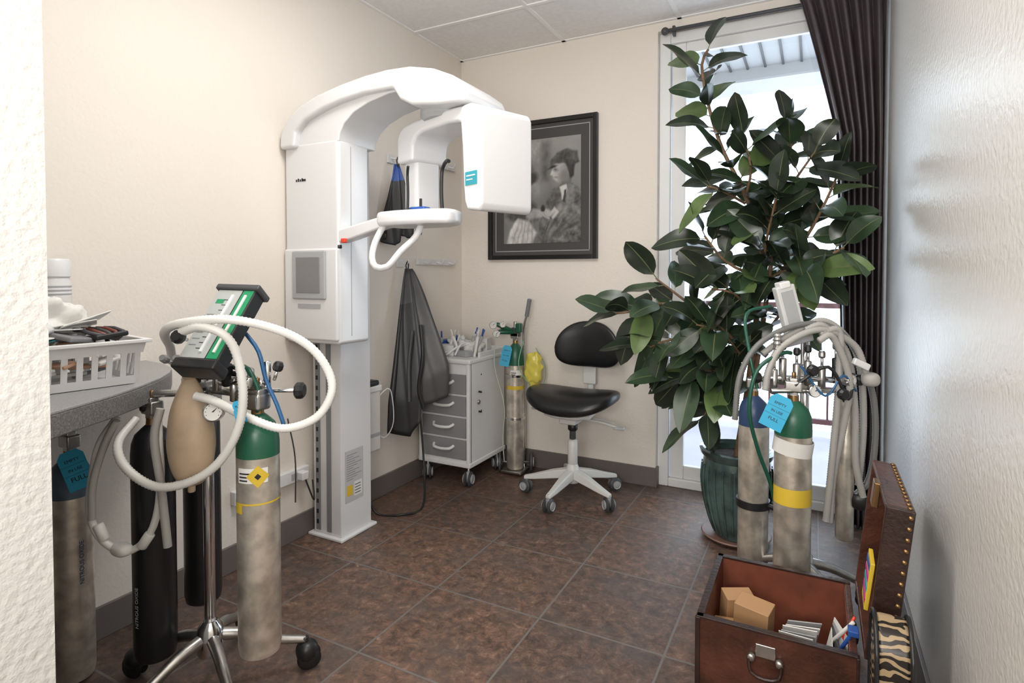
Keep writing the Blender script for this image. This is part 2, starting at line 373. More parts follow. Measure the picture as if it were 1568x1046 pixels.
# ---------------------------------------------------------------- picture
g=Grp('framed_photograph',(-1.585,YB,1.8))
x0,x1,z0,z1=-1.973,-1.20,1.365,2.262
for n,a in (('frame_l',(x0,x0+.028,z0,z1)),('frame_r',(x1-.028,x1,z0,z1)),('frame_t',(x0+.028,x1-.028,z1-.028,z1)),('frame_b',(x0+.028,x1-.028,z0,z0+.028))):
    box(n,a[0],a[1],YB-.03,YB,a[2],a[3],FRAMEB,g,.003)
box('mat_board',x0+.028,x1-.028,YB-.012,YB-.002,z0+.028,z1-.028,MAT_,g)
for a in ((x0+.052,x0+.057,z0+.05,z1-.05),(x1-.057,x1-.052,z0+.05,z1-.05),(x0+.052,x1-.052,z1-.057,z1-.052),(x0+.052,x1-.052,z0+.052,z0+.057)):
    box('mat_line',a[0],a[1],YB-.0135,YB-.012,a[2],a[3],LGREY,g)
px0,px1,pz0,pz1=-1.857,-1.311,1.47,2.14
def sdpoly(x,y,P):
    d=1e9; s=1; n=len(P); j=n-1
    for i in range(n):
        ax,ay=P[i]; bx,by=P[j]; ex,ey=bx-ax,by-ay; wx,wy=x-ax,y-ay
        t=max(0,min(1,(wx*ex+wy*ey)/(ex*ex+ey*ey+1e-12))); qx,qy=wx-ex*t,wy-ey*t
        d=min(d,qx*qx+qy*qy)
        c1=y>=ay; c2=y<by; c3=ex*wy>ey*wx
        if (c1 and c2 and c3) or (not c1 and not c2 and not c3): s=-s
        j=i
    return s*math.sqrt(d)
# layered soft shapes: man in flat cap and tweed jacket bent over his hands
PL=[
 ('p',[(0,.30),(.30,.40),(.36,1),(0,1)],.14,.12,(0,.1),.3),
 ('p',[(.12,.84),(.46,.80),(.48,.97),(.10,.97)],.42,.08,(0,.2),.5),
 ('p',[(.50,.60),(.60,.60),(.62,.95),(.52,.97)],.13,.08,(0,.2),.4),
 ('e',(.27,.62,.15,.16,15),.05,.08,(.03,.05),1.0),
 ('e',(.16,.46,.19,.16,0),.07,.08,(0,.1),.8),
 ('e',(.40,.53,.060,.085,20),.30,.05,(1.5,.6),.3),
 ('e',(.36,.62,.10,.055,20),.04,.03,(0,0),.5),
 ('p',[(.06,.42),(.30,.44),(.44,.38),(.46,.22),(.30,.18),(.02,.26)],.09,.04,(0,.3),.9),
 ('p',[(.03,-.02),(.38,-.02),(.44,.10),(.34,.21),(.20,.24),(.08,.13)],.60,.03,(-.5,.9),.5),
 ('p',[(.30,.27),(.40,.33),(.50,.32),(.52,.27),(.44,.24),(.34,.22)],.38,.03,(.3,.8),.3),
 ('p',[(1.02,-.02),(.44,-.02),(.48,.2),(.55,.38),(.64,.50),(.80,.58),(.94,.54),(1.02,.48)],.14,.02,(-.3,.4),1.1),
 ('p',[(.60,.02),(.98,.04),(1.0,.30),(.86,.40),(.70,.34),(.60,.22)],.20,.04,(-.4,.8),1.0),
 ('p',[(.74,.53),(.81,.555),(.84,.50),(.80,.42),(.775,.41)],.66,.015,(0,0),.1),
 ('p',[(.79,.49),(.82,.50),(.81,.38),(.785,.39)],.04,.012,(0,0),.1),
 ('p',[(.83,.57),(.93,.53),(.92,.40),(.86,.30),(.83,.34)],.20,.02,(0,0),.8),
 ('p',[(.76,.54),(.87,.55),(.89,.64),(.77,.62)],.15,.02,(.1,0),.1),
 ('p',[(.66,.74),(.638,.69),(.622,.652),(.648,.640),(.652,.618),(.675,.595),(.72,.580),(.78,.595),(.86,.65),(.86,.74),(.74,.76)],.48,.020,(-2.4,.8),.15),
 ('e',(.685,.695,.035,.018,-12),.13,.03,(0,0),0),
 ('e',(.690,.622,.025,.006,-5),.20,.012,(0,0),0),
 ('e',(.80,.62,.06,.045,0),.22,.05,(0,0),0),
 ('e',(.846,.672,.018,.030,0),.38,.012,(0,0),.1),
 ('p',[(.86,.60),(.92,.62),(.94,.76),(.78,.77),(.82,.71)],.035,.02,(0,0),.3),
 ('p',[(.60,.715),(.63,.79),(.71,.855),(.84,.885),(.95,.85),(.985,.75),(.92,.725),(.80,.755),(.70,.760),(.64,.725)],.09,.018,(-.4,1.0),1.0),
 ('e',(.65,.722,.065,.013,14),.02,.012,(0,0),0),
 ('p',[(.61,.28),(.67,.35),(.72,.30),(.66,.22)],.62,.015,(0,0),.1),
 ('e',(.585,.29,.065,.038,-25),.48,.018,(-.4,.9),.3),
 ('e',(.52,.335,.03,.035,0),.04,.015,(0,0),.3),
 ('e',(.50,.275,.05,.026,20),.44,.018,(-.4,.9),.3),
]
for k in range(4):
    PL.append(('e',(.535+.026*k,.258-.010*k,.024,.008,-60),.55,.010,(0,0),0)); PL.append(('e',(.548+.026*k,.253-.010*k,.022,.003,-60),.15,.006,(0,0),0))
for k in range(5): PL.append(('e',(.16+.055*k,.09,.09,.006,65+6*k),.30,.018,(0,0),0))
for k in range(6): PL.append(('e',(.58+.07*k,.14+.03*(k%2),.10,.008,60-8*k),.05,.025,(0,0),0))
W_,H_=120,148; v=[];f=[];colr=[]
for j in range(H_+1):
    for i in range(W_+1):
        X_=i/W_; Y_=j/H_
        x=X_+.016*noise.noise(Vector((X_*9,Y_*11,7))); y=Y_+.016*noise.noise(Vector((X_*9,Y_*11,17)))
        val=.24+.10*(y-.5)+.08*noise.noise(Vector((x*4,y*4,0)))
        nz=noise.noise(Vector((x*38,y*46,1.3)))*.6+noise.noise(Vector((x*14,y*16,4.3)))
        for kd,dt,vv,sf,gr,ns in PL:
            if kd=='e':
                cx,cy,rx,ry,ro=dt; c_=math.cos(R(ro)); s_=math.sin(R(ro)); dx=x-cx; dy=y-cy
                if abs(dx)+abs(dy)>(rx+ry)*1.5+.1: continue
                qx=(dx*c_+dy*s_)/rx; qy=(-dx*s_+dy*c_)/ry; q=math.sqrt(qx*qx+qy*qy); sd=(q-1)*min(rx,ry)
            else:
                sd=sdpoly(x,y,dt); cx=sum(p[0] for p in dt)/len(dt); cy=sum(p[1] for p in dt)/len(dt); dx=x-cx; dy=y-cy
            a=max(0,min(1,.5-sd/sf))
            if a>0:
                t=vv*(1+gr[0]*dx*2+gr[1]*dy*2+ns*nz*.6); val=val*(1-a)+max(.01,t)*a
        v.append((px0+(px1-px0)*X_,YB-.0140,pz0+(pz1-pz0)*Y_)); colr.append(max(.008,min(.80,val+.015*nz)))
for j in range(H_):
    for i in range(W_): a=j*(W_+1)+i; f.append((a,a+1,a+W_+2,a+W_+1))
me=bpy.data.meshes.new('photo_print'); me.from_pydata(v,[],f); at=me.color_attributes.new('print','FLOAT_COLOR','POINT')
for k,c in enumerate(colr): at.data[k].color=(c,c*.985,c*.955,1)
m,t,b=nt('photo_print_grey'); an=t.nodes.new('ShaderNodeVertexColor'); an.layer_name='print'; t.links.new(an.outputs[0],b.inputs['Base Color']); b.inputs['Roughness'].default_value=.35
me.materials.append(m); o=bpy.data.objects.new('photo_print',me); COL.objects.link(o); g.add(o)

# ---------------------------------------------------------------- left-wall items
g=Grp('apron_hook_rack',(XL,3.1,1.7))
for z in (1.98,1.345):
    box('rail',XL,XL+.02,2.92,3.34,z-.018,z+.018,WHITE2,g,.004)
    for y in (2.98,3.12,3.26): tube('hook',[(XL+.02,y,z),(XL+.06,y,z-.01),(XL+.075,y,z+.02)],.006,WHITE2,g)
def apron(name,ya,yb,z1,za,zb,xo,mat,mat2,seed,split=.45,ym=None):
    ym=(ya+yb)/2 if ym is None else ym
    g=Grp(name,(XL+.05,ym,za))
    box('hook_plate',XL,XL+.012,ym-.03,ym+.03,z1+.01,z1+.06,WHITE2,g,.003); tube('hook',[(XL+.01,ym,z1+.04),(XL+.06,ym,z1+.03),(XL+.075,ym,z1+.055)],.005,WHITE2,g)
    v=[];f=[];n=44;m=32
    for j in range(m+1):
        t=j/m; e=min(1,t*1.25)**.85
        for i in range(n+1):
            s=i/n
            fold=(.024*math.sin(s*15+seed+t*1.4)+.013*math.sin(s*31+seed*2-t*2))*min(1,.25+t)
            zb_=za+(zb-za)*max(0,(s-.35)/.65)**.8
            z=z1+(zb_-z1)*t
            y=ym+((ya+(yb-ya)*s)-ym)*(.10+.90*e)
            x=XL+.05+(xo*s*(.15+.85*e))+fold*1.1
            v.append((max(XL+.014,x),y+fold*.4,z+(.018*math.sin(s*12+seed) if t>.9 else 0)))
    for j in range(m):
        for i in range(n): a=j*(n+1)+i; f.append((a,a+1,a+n+2,a+n+1))
    idx=[1 if (k%n)<n*split and k//n>6 else 0 for k in range(len(f))]
    o=poly('drape',v,f,[mat,mat2],g,idx,True,180)
    md=o.modifiers.new('s','SOLIDIFY'); md.thickness=.004
    tube('hanging_loop',[(XL+.06,ym,z1-.02),(XL+.06,ym-.012,z1+.02),(XL+.065,ym,z1+.045),(XL+.06,ym+.012,z1+.02),(XL+.06,ym,z1-.02)],.004,BLACK,g)
    return g
g=apron('lead_apron',2.56,2.84,1.30,.36,.62,.26,APR,APR2,.6,.42,2.76)
tube('strap',[(XL+.20,2.70,.98),(XL+.22,2.69,.80),(XL+.20,2.68,.62),(XL+.22,2.70,.50)],.011,APR2,g); tube('strap_b',[(XL+.17,2.66,.95),(XL+.16,2.64,.75),(XL+.17,2.63,.55)],.011,APR,g)
apron('lead_apron.001',2.58,2.78,1.90,1.45,1.52,.05,BLUEC,APR2,2.1,.88)
g=Grp('wall_control_box',(XL,2.37,.45))
box('case',XL,XL+.12,2.26,2.45,.32,.655,OFFW,g,.012); box('lid',XL,XL+.125,2.255,2.455,.64,.672,WHITE2,g,.006)
box('handset',XL+.03,XL+.12,2.36,2.44,.672,.70,BLACK,g,.01); box('vent',XL+.12,XL+.122,2.30,2.44,.40,.42,LGREY,g)
tube('power_cable',[(XL+.06,2.4,.34),(XL+.10,2.36,.15),(XL+.16,2.36,.012),(XL+.3,2.42,.010),(XL+.32,2.55,.010),(XL+.22,2.70,.15),(XL+.16,2.74,.5)],.006,BLACK,g)
tube('data_cable',[(XL+.10,2.44,.6),(XL+.14,2.50,.64),(XL+.13,2.54,.45),(XL+.08,2.52,.36),(XL+.03,2.5,.42)],.003,WHITE2,g)
g=Grp('power_outlet_strip',(XL,1.9,.31))
box('housing',XL,XL+.03,1.62,2.03,.285,.345,WHITE2,g,.005)
for y in (1.7,1.8,1.92): box('socket',XL+.03,XL+.032,y,y+.035,.30,.33,LGREY,g)
box('plug',XL+.03,XL+.07,1.95,1.99,.295,.335,WHITE2,g,.006)
tube('cord',[(XL+.06,1.97,.31),(XL+.10,1.99,.2),(XL+.06,2.02,.28)],.004,BLACK,g)

# ---------------------------------------------------------------- drawer cart
g=Grp('dental_drawer_cart',(-2.0,3.12,0))
cx0,cx1,cy0,cy1=-2.165,-1.80,2.90,3.34
box('body',cx0,cx1,cy0+.012,cy1,.13,.745,WHITE2,g,.008)
box('base_rim',cx0-.005,cx1+.005,cy0,cy1+.005,.12,.15,WHITE2,g,.006)
box('corner_post_a',cx0,cx0+.022,cy0,cy0+.03,.14,.745,WHITE2,g,.005); box('corner_post_b',cx1-.022,cx1,cy0,cy0+.03,.14,.745,WHITE2,g,.005)
zz=[.165,.295,.425,.555,.685]
for i in range(4):
    box('drawer_%d'%(i+1),cx0+.026,cx1-.026,cy0+.002,cy0+.02,zz[i],zz[i+1]-.012,DRAW,g,.004)
    zc=(zz[i]+zz[i+1])/2; xm=(cx0+cx1)/2
    tube('handle_%d'%(i+1),[(xm-.07,cy0+.004,zc+.012),(xm-.055,cy0-.02,zc),(xm,cy0-.026,zc-.004),(xm+.055,cy0-.02,zc),(xm+.07,cy0+.004,zc+.012)],.009,WHITE2,g)
box('top_slab',cx0-.006,cx1+.006,cy0-.004,cy1+.006,.735,.765,WHITE2,g,.01)
box('top_rim_back',cx0,cx1,cy1-.02,cy1,.76,.80,WHITE2,g,.006); box('top_rim_side',cx1-.015,cx1,cy0+.12,cy1,.76,.795,WHITE2,g,.005)
rod('lock',(cx1,3.0,.50),(cx1+.012,3.0,.50),.014,STEEL,g)
for k in range(3): rod('peg_hole_%d'%k,(cx1,3.04,.66-.11*k),(cx1+.001,3.04,.66-.11*k),.005,BLACK,g)
for k in range(2): rod('lock_stud_%d'%k,(cx1,3.01,.44+.12*k),(cx1+.02,3.01,.44+.12*k),.006,BLACK,g)
def caster(g,x,y,r=.032,ang=0,fork=LGREY,tire=DGREY,hubm=LGREY,w=.02):
    d=Vector((math.cos(R(ang)),math.sin(R(ang)),0)); c=Vector((x,y,r)); 
    for s in (-1,1):
        rod('wheel',c+d*(s*.006),c+d*(s*(.006+w*.6)),r,tire,g,n=24); rod('wheel_cap',c+d*(s*(.006+w*.6)),c+d*(s*(.009+w*.6)),r*.6,hubm,g)
    sellip('caster_hood',(x,y,r+.012),(w*.6,w*.6,r*.8),fork,g,.8,.8,16,8)
    rod('caster_stem',(x,y,r),(x,y,r*2.5),.007,STEEL,g)
for x,y,a in ((cx0+.04,cy0+.04,30),(cx1-.03,cy0+.04,10),(cx0+.04,cy1-.05,0),(cx1-.03,cy1-.05,40)): caster(g,x,y,.046,a,LGREY,DGREY,LGREY,.028)
box('supply_box',-2.10,-1.98,2.98,3.08,.765,.83,WHITE2,g,.004,rot=(0,0,12)); box('wrap_pack',-2.12,-2.02,3.16,3.28,.765,.82,BLUEC,g,.006,rot=(0,0,20))
box('clear_tray',-1.98,-1.86,3.0,3.12,.765,.80,LGREY,g,.004,rot=(0,0,-15)); box('white_carton',-1.96,-1.86,3.18,3.28,.765,.86,WHITE2,g,.004,rot=(0,0,15)); box('carton_blue',-2.14,-2.08,3.05,3.15,.765,.85,BLUEC,g,.004,rot=(0,0,-10))
rs=random.Random(3)
for k in range(14):
    x=-2.10+.02*k; y=3.0+.26*rs.random(); a=rs.uniform(-.05,.05); bb=rs.uniform(-.05,.05); h=.84+.05*rs.random(); rod('syringe_%d'%k,(x,y,.765),(x+a,y+bb,h),.009,rs.choice([WHITE2,PAPER,LGREY]),g); rod('tip_%d'%k,(x+a,y+bb,h),(x+a*1.3,y+bb*1.3,h+.04),.005,BLUEC if k%3==0 else PAPER,g)
for q in range(3): tube('loose_tubing_%d'%q,[(-2.05+.05*q,2.94+.02*q,.775),(-1.98+.03*q,3.0,.80+.02*q),(-1.9,3.05+.02*q,.84),(-1.85,3.15,.81+.01*q),(-1.90,3.22,.83),(-2.02+.03*q,3.16,.84)],.007,WHITE2,g)
sellip('glove_bunch',(-1.90,3.1,.81),(.06,.06,.04),PAPER,g,.8,.8,24,10,fn=lambda p:p*(1+.5*noise.noise(p*40)))
sellip('glove_bunch_b',(-2.02,3.12,.82),(.07,.05,.05),WHITE2,g,.8,.8,24,10,fn=lambda p:p*(1+.6*noise.noise(p*40)))

# ---------------------------------------------------------------- cylinders
def tank(g,x,y,z0,h,r,body,sh,band=None,face=-55,label=True,valve=True,diamond=True,tag=False,name='cylinder'):
    t=h
    prof=[(0,z0+.004),(r*.75,z0),(r*.93,z0+.008),(r,z0+.03),(r,z0+.64*t),(r,z0+.67*t),(r,z0+.83*t),(r,z0+.88*t),(r*.95,z0+.925*t),(r*.80,z0+.96*t),(r*.5,z0+.985*t),(r*.30,z0+t),(r*.28,z0+t+.02),(0,z0+t+.02)]
    idx=[0,0,0,0,2 if band else 0,0,1,1,1,1,1,3,3]
    lathe(name,prof,[body,sh,band or body,BRASS],g,c=(x,y,0),idx=idx,n=32)
    if label:
        patch('label_cuff',x,y,r+.0012,face-35,face+48,z0+.735*t,z0+.795*t,PAPER,g)
        for k in range(3): patch('label_print',x,y,r+.0018,face-30,face-5+4*k,z0+(.743+.014*k)*t,z0+(.749+.014*k)*t,INK,g)
        if diamond:
            for q,mm,o in ((.031,YEL,.0022),(.009,INK,.0030)):
                zc=z0+.762*t; a0=R(face+22); vv=[];ff=[]; N=10
                for i in range(N+1):
                    u=-q+2*q*i/N; hh=q-abs(u); an=a0+u/(r+o)
                    for zz_ in (-hh,hh): vv.append((x+(r+o)*math.cos(an),y+(r+o)*math.sin(an),zc+zz_+(0.0001 if zz_>0 else -.0001)))
                for i in range(N): ff.append((2*i,2*i+2,2*i+3,2*i+1))
                poly('hazard_diamond',vv,ff,mm,g)
    if valve:
        zt=z0+t+.015
        box('valve_block',x-.014,x+.014,y-.014,y+.014,zt,zt+.065,STEEL,g,.004)
        rod('valve_stem',(x,y,zt+.06),(x,y,zt+.085),.007,BRASS,g)
        box('yoke_frame',x-.028,x+.028,y-.02,y+.02,zt+.015,zt+.055,STEEL,g,.006)
def tag(g,c,w,h,nrm,rot,lines):
    n=Vector(nrm).normalized(); xr=UP.cross(n).normalized(); yu=n.cross(xr)
    m=basis(xr,yu,n,c)@Matrix.Rotation(R(rot),4,'Z')
    pts=[(-w/2,-h/2),(w/2,-h/2),(w/2,h*.36),(w*.3,h/2),(-w*.3,h/2),(-w/2,h*.36)]
    poly('paper_tag',[m@Vector((a,b,z)) for z in (0,.0008) for a,b in pts],[list(range(6)),list(range(11,5,-1))]+[[i,(i+1)%6,6+(i+1)%6,6+i] for i in range(6)],TAGB,g)
    for i,(s,sz) in enumerate(lines): text('tag_print',s,sz,m@Matrix.Translation((0,h*.25-h*.24*i,.0012)),INK,g)
    for i in range(1,len(lines)): 
        yy=h*.25-h*.24*i+h*.12
        poly('tag_rule',[m@Vector((a,b,.0012)) for a,b in ((-w*.48,yy),(w*.48,yy),(w*.48,yy+.0008),(-w*.48,yy+.0008))],[(0,1,2,3)],INK,g)
LN=[('EMPTY',.013),('IN USE',.013),('FULL',.016)]

def stand_base(g,sx,sy,ang0,r=.27,hub=.17):
    lathe('base_hub',[(0,hub-.05),(.035,hub-.05),(.042,hub-.02),(.035,hub+.03),(.02,hub+.05),(0,hub+.05)],CHROME,g,c=(sx,sy,0))
    for k in range(5):
        a=R(ang0+72*k); d=Vector((math.cos(a),math.sin(a),0)); s=Vector((sx,sy,0))
        tube('base_leg_%d'%(k+1),[s+d*.03+UP*hub,s+d*.10+UP*(hub-.015),s+d*.19+UP*(hub-.055),s+d*r+UP*(hub-.075)],.019,STEEL,g,r1=.012)
        c=s+d*r
        rod('caster_stem',c+UP*.05,c+UP*.105,.012,BLACK,g)
        w=Vector((-d.y,d.x,0))
        for q in (-1,1): rod('caster_wheel',c+d*.012+UP*.037+w*q*.004,c+d*.012+UP*.037+w*q*.022,.037,BLACK,g,n=24)
        sellip('caster_hood',c+d*.006+UP*.06,(.034,.034,.03),BLACK,g,.8,.9,16,8)

# left nitrous stand
S=Vector((-1.62,1.12,0)); 
g=Grp('nitrous_oxide_stand',S)
stand_base(g,S.x,S.y,50)
rod('pole',S+UP*.17,S+UP*1.03,.016,CHROME,g,n=24)
tank(g,-1.405,1.125,.185,.69,.058,ALU,GREEN,None,face=-62); patch('tape_band',-1.405,1.125,.0588,0,360,.630,.635,YEL,g,32); patch('tape_remnant',-1.405,1.125,.0588,-120,-85,.605,.635,YEL,g,8)
tank(g,-1.745,1.03,.125,.70,.058,TANKBLK,TANKBLK,None,face=-50,label=False)
tank(g,-1.79,1.215,.19,.66,.056,TANKBLK,TANKBLK,None,face=-50,label=False)
n=(-RV*.35-FV).normalized(); m=basis(UP.copy(),n.cross(UP),n,Vector((-1.745,1.03,.30))+n*.0592); text('cylinder_print','NITROUS OXIDE',.016,m,LGREY,g)
tag(g,Vector((-1.37,1.04,.90)),.03,.06,(.5,-.9,0.1),15,[('FULL',.008)])
zM=.925
box('manifold_block',S.x-.03,S.x+.03,S.y-.03,S.y+.03,zM-.05,zM+.03,STEEL,g,.006)
rod('manifold_bar',(-1.74,1.03,zM-.01),(-1.62,1.12,zM-.01),.011,STEEL,g); rod('manifold_bar_b',(-1.405,1.125,zM),(-1.62,1.12,zM),.012,STEEL,g); rod('manifold_bar_c',(-1.79,1.215,zM-.03),(-1.62,1.12,zM-.01),.011,STEEL,g)
def knob(g,c,d,mat=BLACK,r=.02):
    c=Vector(c);d=Vector(d).normalized(); rod('knob_stem',c-d*.03,c,.005,CHROME,g); lathe('knob',[(0,0),(r*.8,0),(r,.006),(r,.018),(r*.7,.026),(0,.026)],mat,g,c=c,M4=zto(d),n=10,ang=20)
def gauge(g,c,n,r=.027):
    c=Vector(c);n=Vector(n).normalized()
    lathe('gauge_case',[(0,-.02),(r*.9,-.02),(r,-.015),(r,.004),(r*.9,.006),(r*.88,.002),(0,.002)],CHROME,g,c=c,M4=zto(n)); lathe('gauge_dial',[(0,.003),(r*.86,.003),(r*.86,.0035),(0,.0035)],PAPER,g,c=c,M4=zto(n))
    x=UP.cross(n).normalized(); y=n.cross(x); q=c+n*.0042
    poly('gauge_needle',[q-x*.003,q+x*.003,q+(x+y)*r*.5],[(0,1,2)],INK,g)
    for k in range(9):
        a=R(-30+30*k); p=q+(x*math.cos(a)+y*math.sin(a))*r*.7; poly('gauge_tick',[p-x*.0015,p+x*.0015,p+y*.003],[(0,1,2)],INK,g)
def L(a,z,b=-.142): return S+RV*a+FV*b+UP*z
gauge(g,L(.115,.90,-.19),-FV+RV*.1+UP*.1,.026); rod('gauge_stem',L(.115,.90,-.17),S+UP*.90,.007,STEEL,g)
knob(g,L(.285,.93,-.05),RV,BLACK,.025); rod('yoke_screw',L(.18,.93,-.05),L(.29,.93,-.05),.006,CHROME,g)
knob(g,L(.235,.99,-.06),UP+RV*.3,BLACK,.015); knob(g,L(.03,.93,-.1),-FV); knob(g,L(-.16,.88,-.02),-RV-FV*.5)
box('yoke_body',-1.43,-1.375,1.10,1.15,.885,.935,STEEL,g,.01); box('regulator',-1.44,-1.40,1.09,1.13,.95,.98,STEEL,g,.008)
rod('regulator_dome',L(.15,.955,-.07),L(.15,1.0,-.07),.022,STEEL,g); rod('check_valve',L(.21,.94,-.07),L(.21,1.02,-.07),.011,CHROME,g)
rod('inlet_tube',L(.06,.955,-.06),L(.20,.955,-.07),.009,CHROME,g); rod('inlet_tube_b',L(-.05,.99,-.05),L(.16,.975,-.05),.008,BLACK,g)
for a,z in ((.02,.90),(.06,.96),(.11,.93),(-.03,.93)): rod('fitting',L(a,z-.03,-.06),L(a,z+.04,-.06),.012,STEEL if z>.92 else BLACK,g)
upv=(RV*.16+UP*.74+FV*.62).normalized(); wv=(RV*.96-FV*.22-UP*.02); wv=(wv-upv*wv.dot(upv)).normalized()
C=L(.122,1.125,-.14); nv=wv.cross(upv)
XF=basis(wv,upv,nv,C); sg=1 if nv.dot(FV)<0 else -1
FPG=M('flow_panel_grey',(.40,.42,.41),.3); FPN=M('flow_panel_green',(.02,.25,.11),.3)
box('flowmeter_body',-.062,.062,-.125,.115,-.024,.024,BLACK,g,.006)
box('flowmeter_face',-.057,.020,-.118,.108,sg*.0235,sg*.0252,FPG,g)
box('flowmeter_green',.024,.057,-.118,.108,sg*.0235,sg*.0254,FPN,g)
box('flowmeter_tube_a',.036,.043,-.10,.09,sg*.0252,sg*.029,PAPER,g); box('flowmeter_tube_b',-.005,.003,-.10,.09,sg*.0252,sg*.029,WHITE2,g)
box('flow_logo',-.045,-.02,.06,.075,sg*.0252,sg*.0258,FPN,g)
for k in range(10): box('flow_tick_%d'%k,-.022,-.010,-.09+k*.018,-.088+k*.018,sg*.0252,sg*.0258,INK,g)
for k in range(6): box('flow_text_%d'%k,-.050,-.028,-.08+k*.02,-.077+k*.02,sg*.0252,sg*.0258,GREY,g)
box('flowmeter_cap',-.070,.070,.110,.128,-.032,.032,DGREY,g,.005)
box('flowmeter_foot',-.066,.066,-.15,-.12,-.03,.03,BLACK,g,.006)
XF=Matrix.Identity(4)
box('head_block',*(lambda c:(c.x-.05,c.x+.05,c.y-.03,c.y+.03,c.z-.025,c.z+.015))(L(.065,1.0,-.1)),BLACK,g,.008,rot=(0,0,27))
rod('head_post',L(.10,.95,-.08),L(.10,1.03,-.1),.014,BLACK,g)
rod('head_neck',S+UP*1.0,L(.075,1.01,-.1),.018,BLACK,g); knob(g,L(.06,1.105,-.24),-FV+UP*.3,BLACK,.018); rod('bag_tee',L(.03,1.02,-.13),L(.03,.965,-.13),.02,BLACK,g)
for k in range(3): knob(g,L(.0+.035*k,1.04,-.20),-FV+UP*.5,GREY,.011)
def bagfn(p):
    t=(p.z/.155)
    s=1-.25*t if t>0 else 1-.10*t
    s*= .55+.45*(1-max(0,t)**2.2)
    a=math.atan2(p.y,p.x)
    s*=1+.07*math.sin(a*4+1)*abs(math.sin(p.z*14+.5))+.03*noise.noise(p*14)
    return Vector((p.x*s,p.y*s,p.z))
c=L(.027,.84,-.14); sellip('reservoir_bag',c,(.068,.055,.155),BAG,g,.8,.95,48,32,fn=bagfn)
rod('bag_neck',c+UP*.14,c-UP*(-.17),.02,BAG,g); rod('bag_tail',c-UP*.148,c-UP*.175,.010,BAG,g)
tube('breathing_hose',[L(-.075,1.02,-.05),L(-.05,1.065,-.10),L(-.005,1.115,-.2),L(.066,1.143,-.25),L(.192,1.153,-.25),L(.30,1.12,-.2),L(.371,1.067,-.16),L(.413,.995),L(.416,.933),L(.371,.87),L(.282,.843),L(.192,.879,-.16),L(.129,.93,-.20),L(.07,.943,-.19)],.0115,RUBBERW,g,n=12,corr=True)
tube('breathing_hose_b',[L(.065,1.12,-.25),L(.12,1.135,-.26),L(.175,1.115,-.25),L(.20,1.058,-.23),L(.21,.95,-.22),L(.188,.852,-.21),L(.129,.762,-.2),L(.048,.712,-.2),L(-.04,.703,-.2),L(-.122,.75,-.19),L(-.155,.81,-.17),L(-.15,.86,-.10)],.0115,RUBBERW,g,n=12,corr=True)
tube('scavenge_hose',[L(-.19,.87,-.12),L(-.225,.80),L(-.245,.72),L(-.257,.628),L(-.243,.56),L(-.20,.512),L(-.14,.502),L(-.091,.547),L(-.066,.62),L(-.057,.72),L(-.06,.80),L(-.075,.87,-.12)],.010,RUBBERW,g,n=12)
tube('grey_tube',[L(-.05,.90,-.15),L(-.062,.82,-.16),L(-.045,.68,-.16),L(-.03,.52,-.16)],.011,RUBBERG,g); tube('grey_tube_b',[L(-.165,.87,-.16),L(-.20,.80,-.16),L(-.225,.70,-.17),L(-.23,.6,-.17)],.010,RUBBERG,g)
sellip('nasal_mask',L(-.17,.505),(.035,.022,.018),RUBBERW,g,.8,.8); rod('mask_joint',L(-.235,.575),L(-.215,.53),.014,RUBBERW,g); rod('mask_joint_b',L(-.115,.51),L(-.088,.55),.014,RUBBERW,g)
tube('green_hose',[L(.12,1.0,-.06),L(.17,1.0,-.1),L(.205,.93,-.11),L(.19,.86,-.1),L(.16,.75,-.05),L(.13,.62,-.02),L(.14,.56,0)],.007,GHOSE,g)
tube('green_hose_b',[L(.10,1.0,-.05),L(.15,.97,-.03),L(.16,.85,-.0),L(.13,.70,.03),L(.12,.60,.03)],.007,GHOSE,g)
tube('blue_hose',[L(.16,1.10,-.09),L(.20,1.05,-.10),L(.22,.97,-.1),L(.25,.90,-.1),L(.27,.84,-.1)],.006,BHOSE,g)
tube('pull_cord',[L(.28,.86,-.1),L(.30,.75,-.1),L(.30,.62,-.1)],.002,BLACK,g)

g=Grp('gas_cylinder',(-2.06,.96,0)); tank(g,-2.06,.96,0.0,.70,.058,ALU,SLATE,None,face=-45,label=False)
tag(g,Vector((-1.975,.935,.68)),.07,.12,(.75,-.65,.1),20,[('EMPTY',.013),('IN USE',.013),('FULL',.020)])
n=(RV*1.9-FV).normalized(); m=basis(UP.copy(),n.cross(UP),n,Vector((-2.06,.96,.38))+n*.0592); text('cylinder_print','NITROUS OXIDE',.018,m,BLUEP,g)

# ---------------------------------------------------------------- counter & things on it
pc=[(-2.2,.47),(-1.48,.47),(-1.515,.58),(-1.565,.70),(-1.65,.88),(-1.715,.985),(-1.79,1.085),(-1.87,1.165),(-1.95,1.22),(-2.06,1.26),(-2.2,1.28)]
g=Grp('counter',(-2.0,.8,.9))
prism('edge_band',pc,'z',.888,.944,LAM,g,bevel=.004); prism('worktop',[(x*.999-.001,y*.998) for x,y in pc],'z',.9435,.951,LAMT,g,bevel=.002)
box('support_panel',-2.19,-1.62,.475,.50,.0,.888,LAM,g); box('wall_cleat',-2.2,-2.17,.5,1.2,.83,.888,LAM,g)
g=Grp('plastic_basket',(-1.88,.8,.95))
XF=Matrix.Translation((-1.875,.80,.953))@Matrix.Rotation(R(-10),4,'Z')
def brect(w,l,z): return [(-w,-l,z),(w,-l,z),(w,l,z),(-w,l,z)]
W0,L0,W1,L1=.085,.205,.108,.23; hb=.125
box('basket_floor',-W0,W0,-L0,L0,0,.006,WHITE2,g,.003)
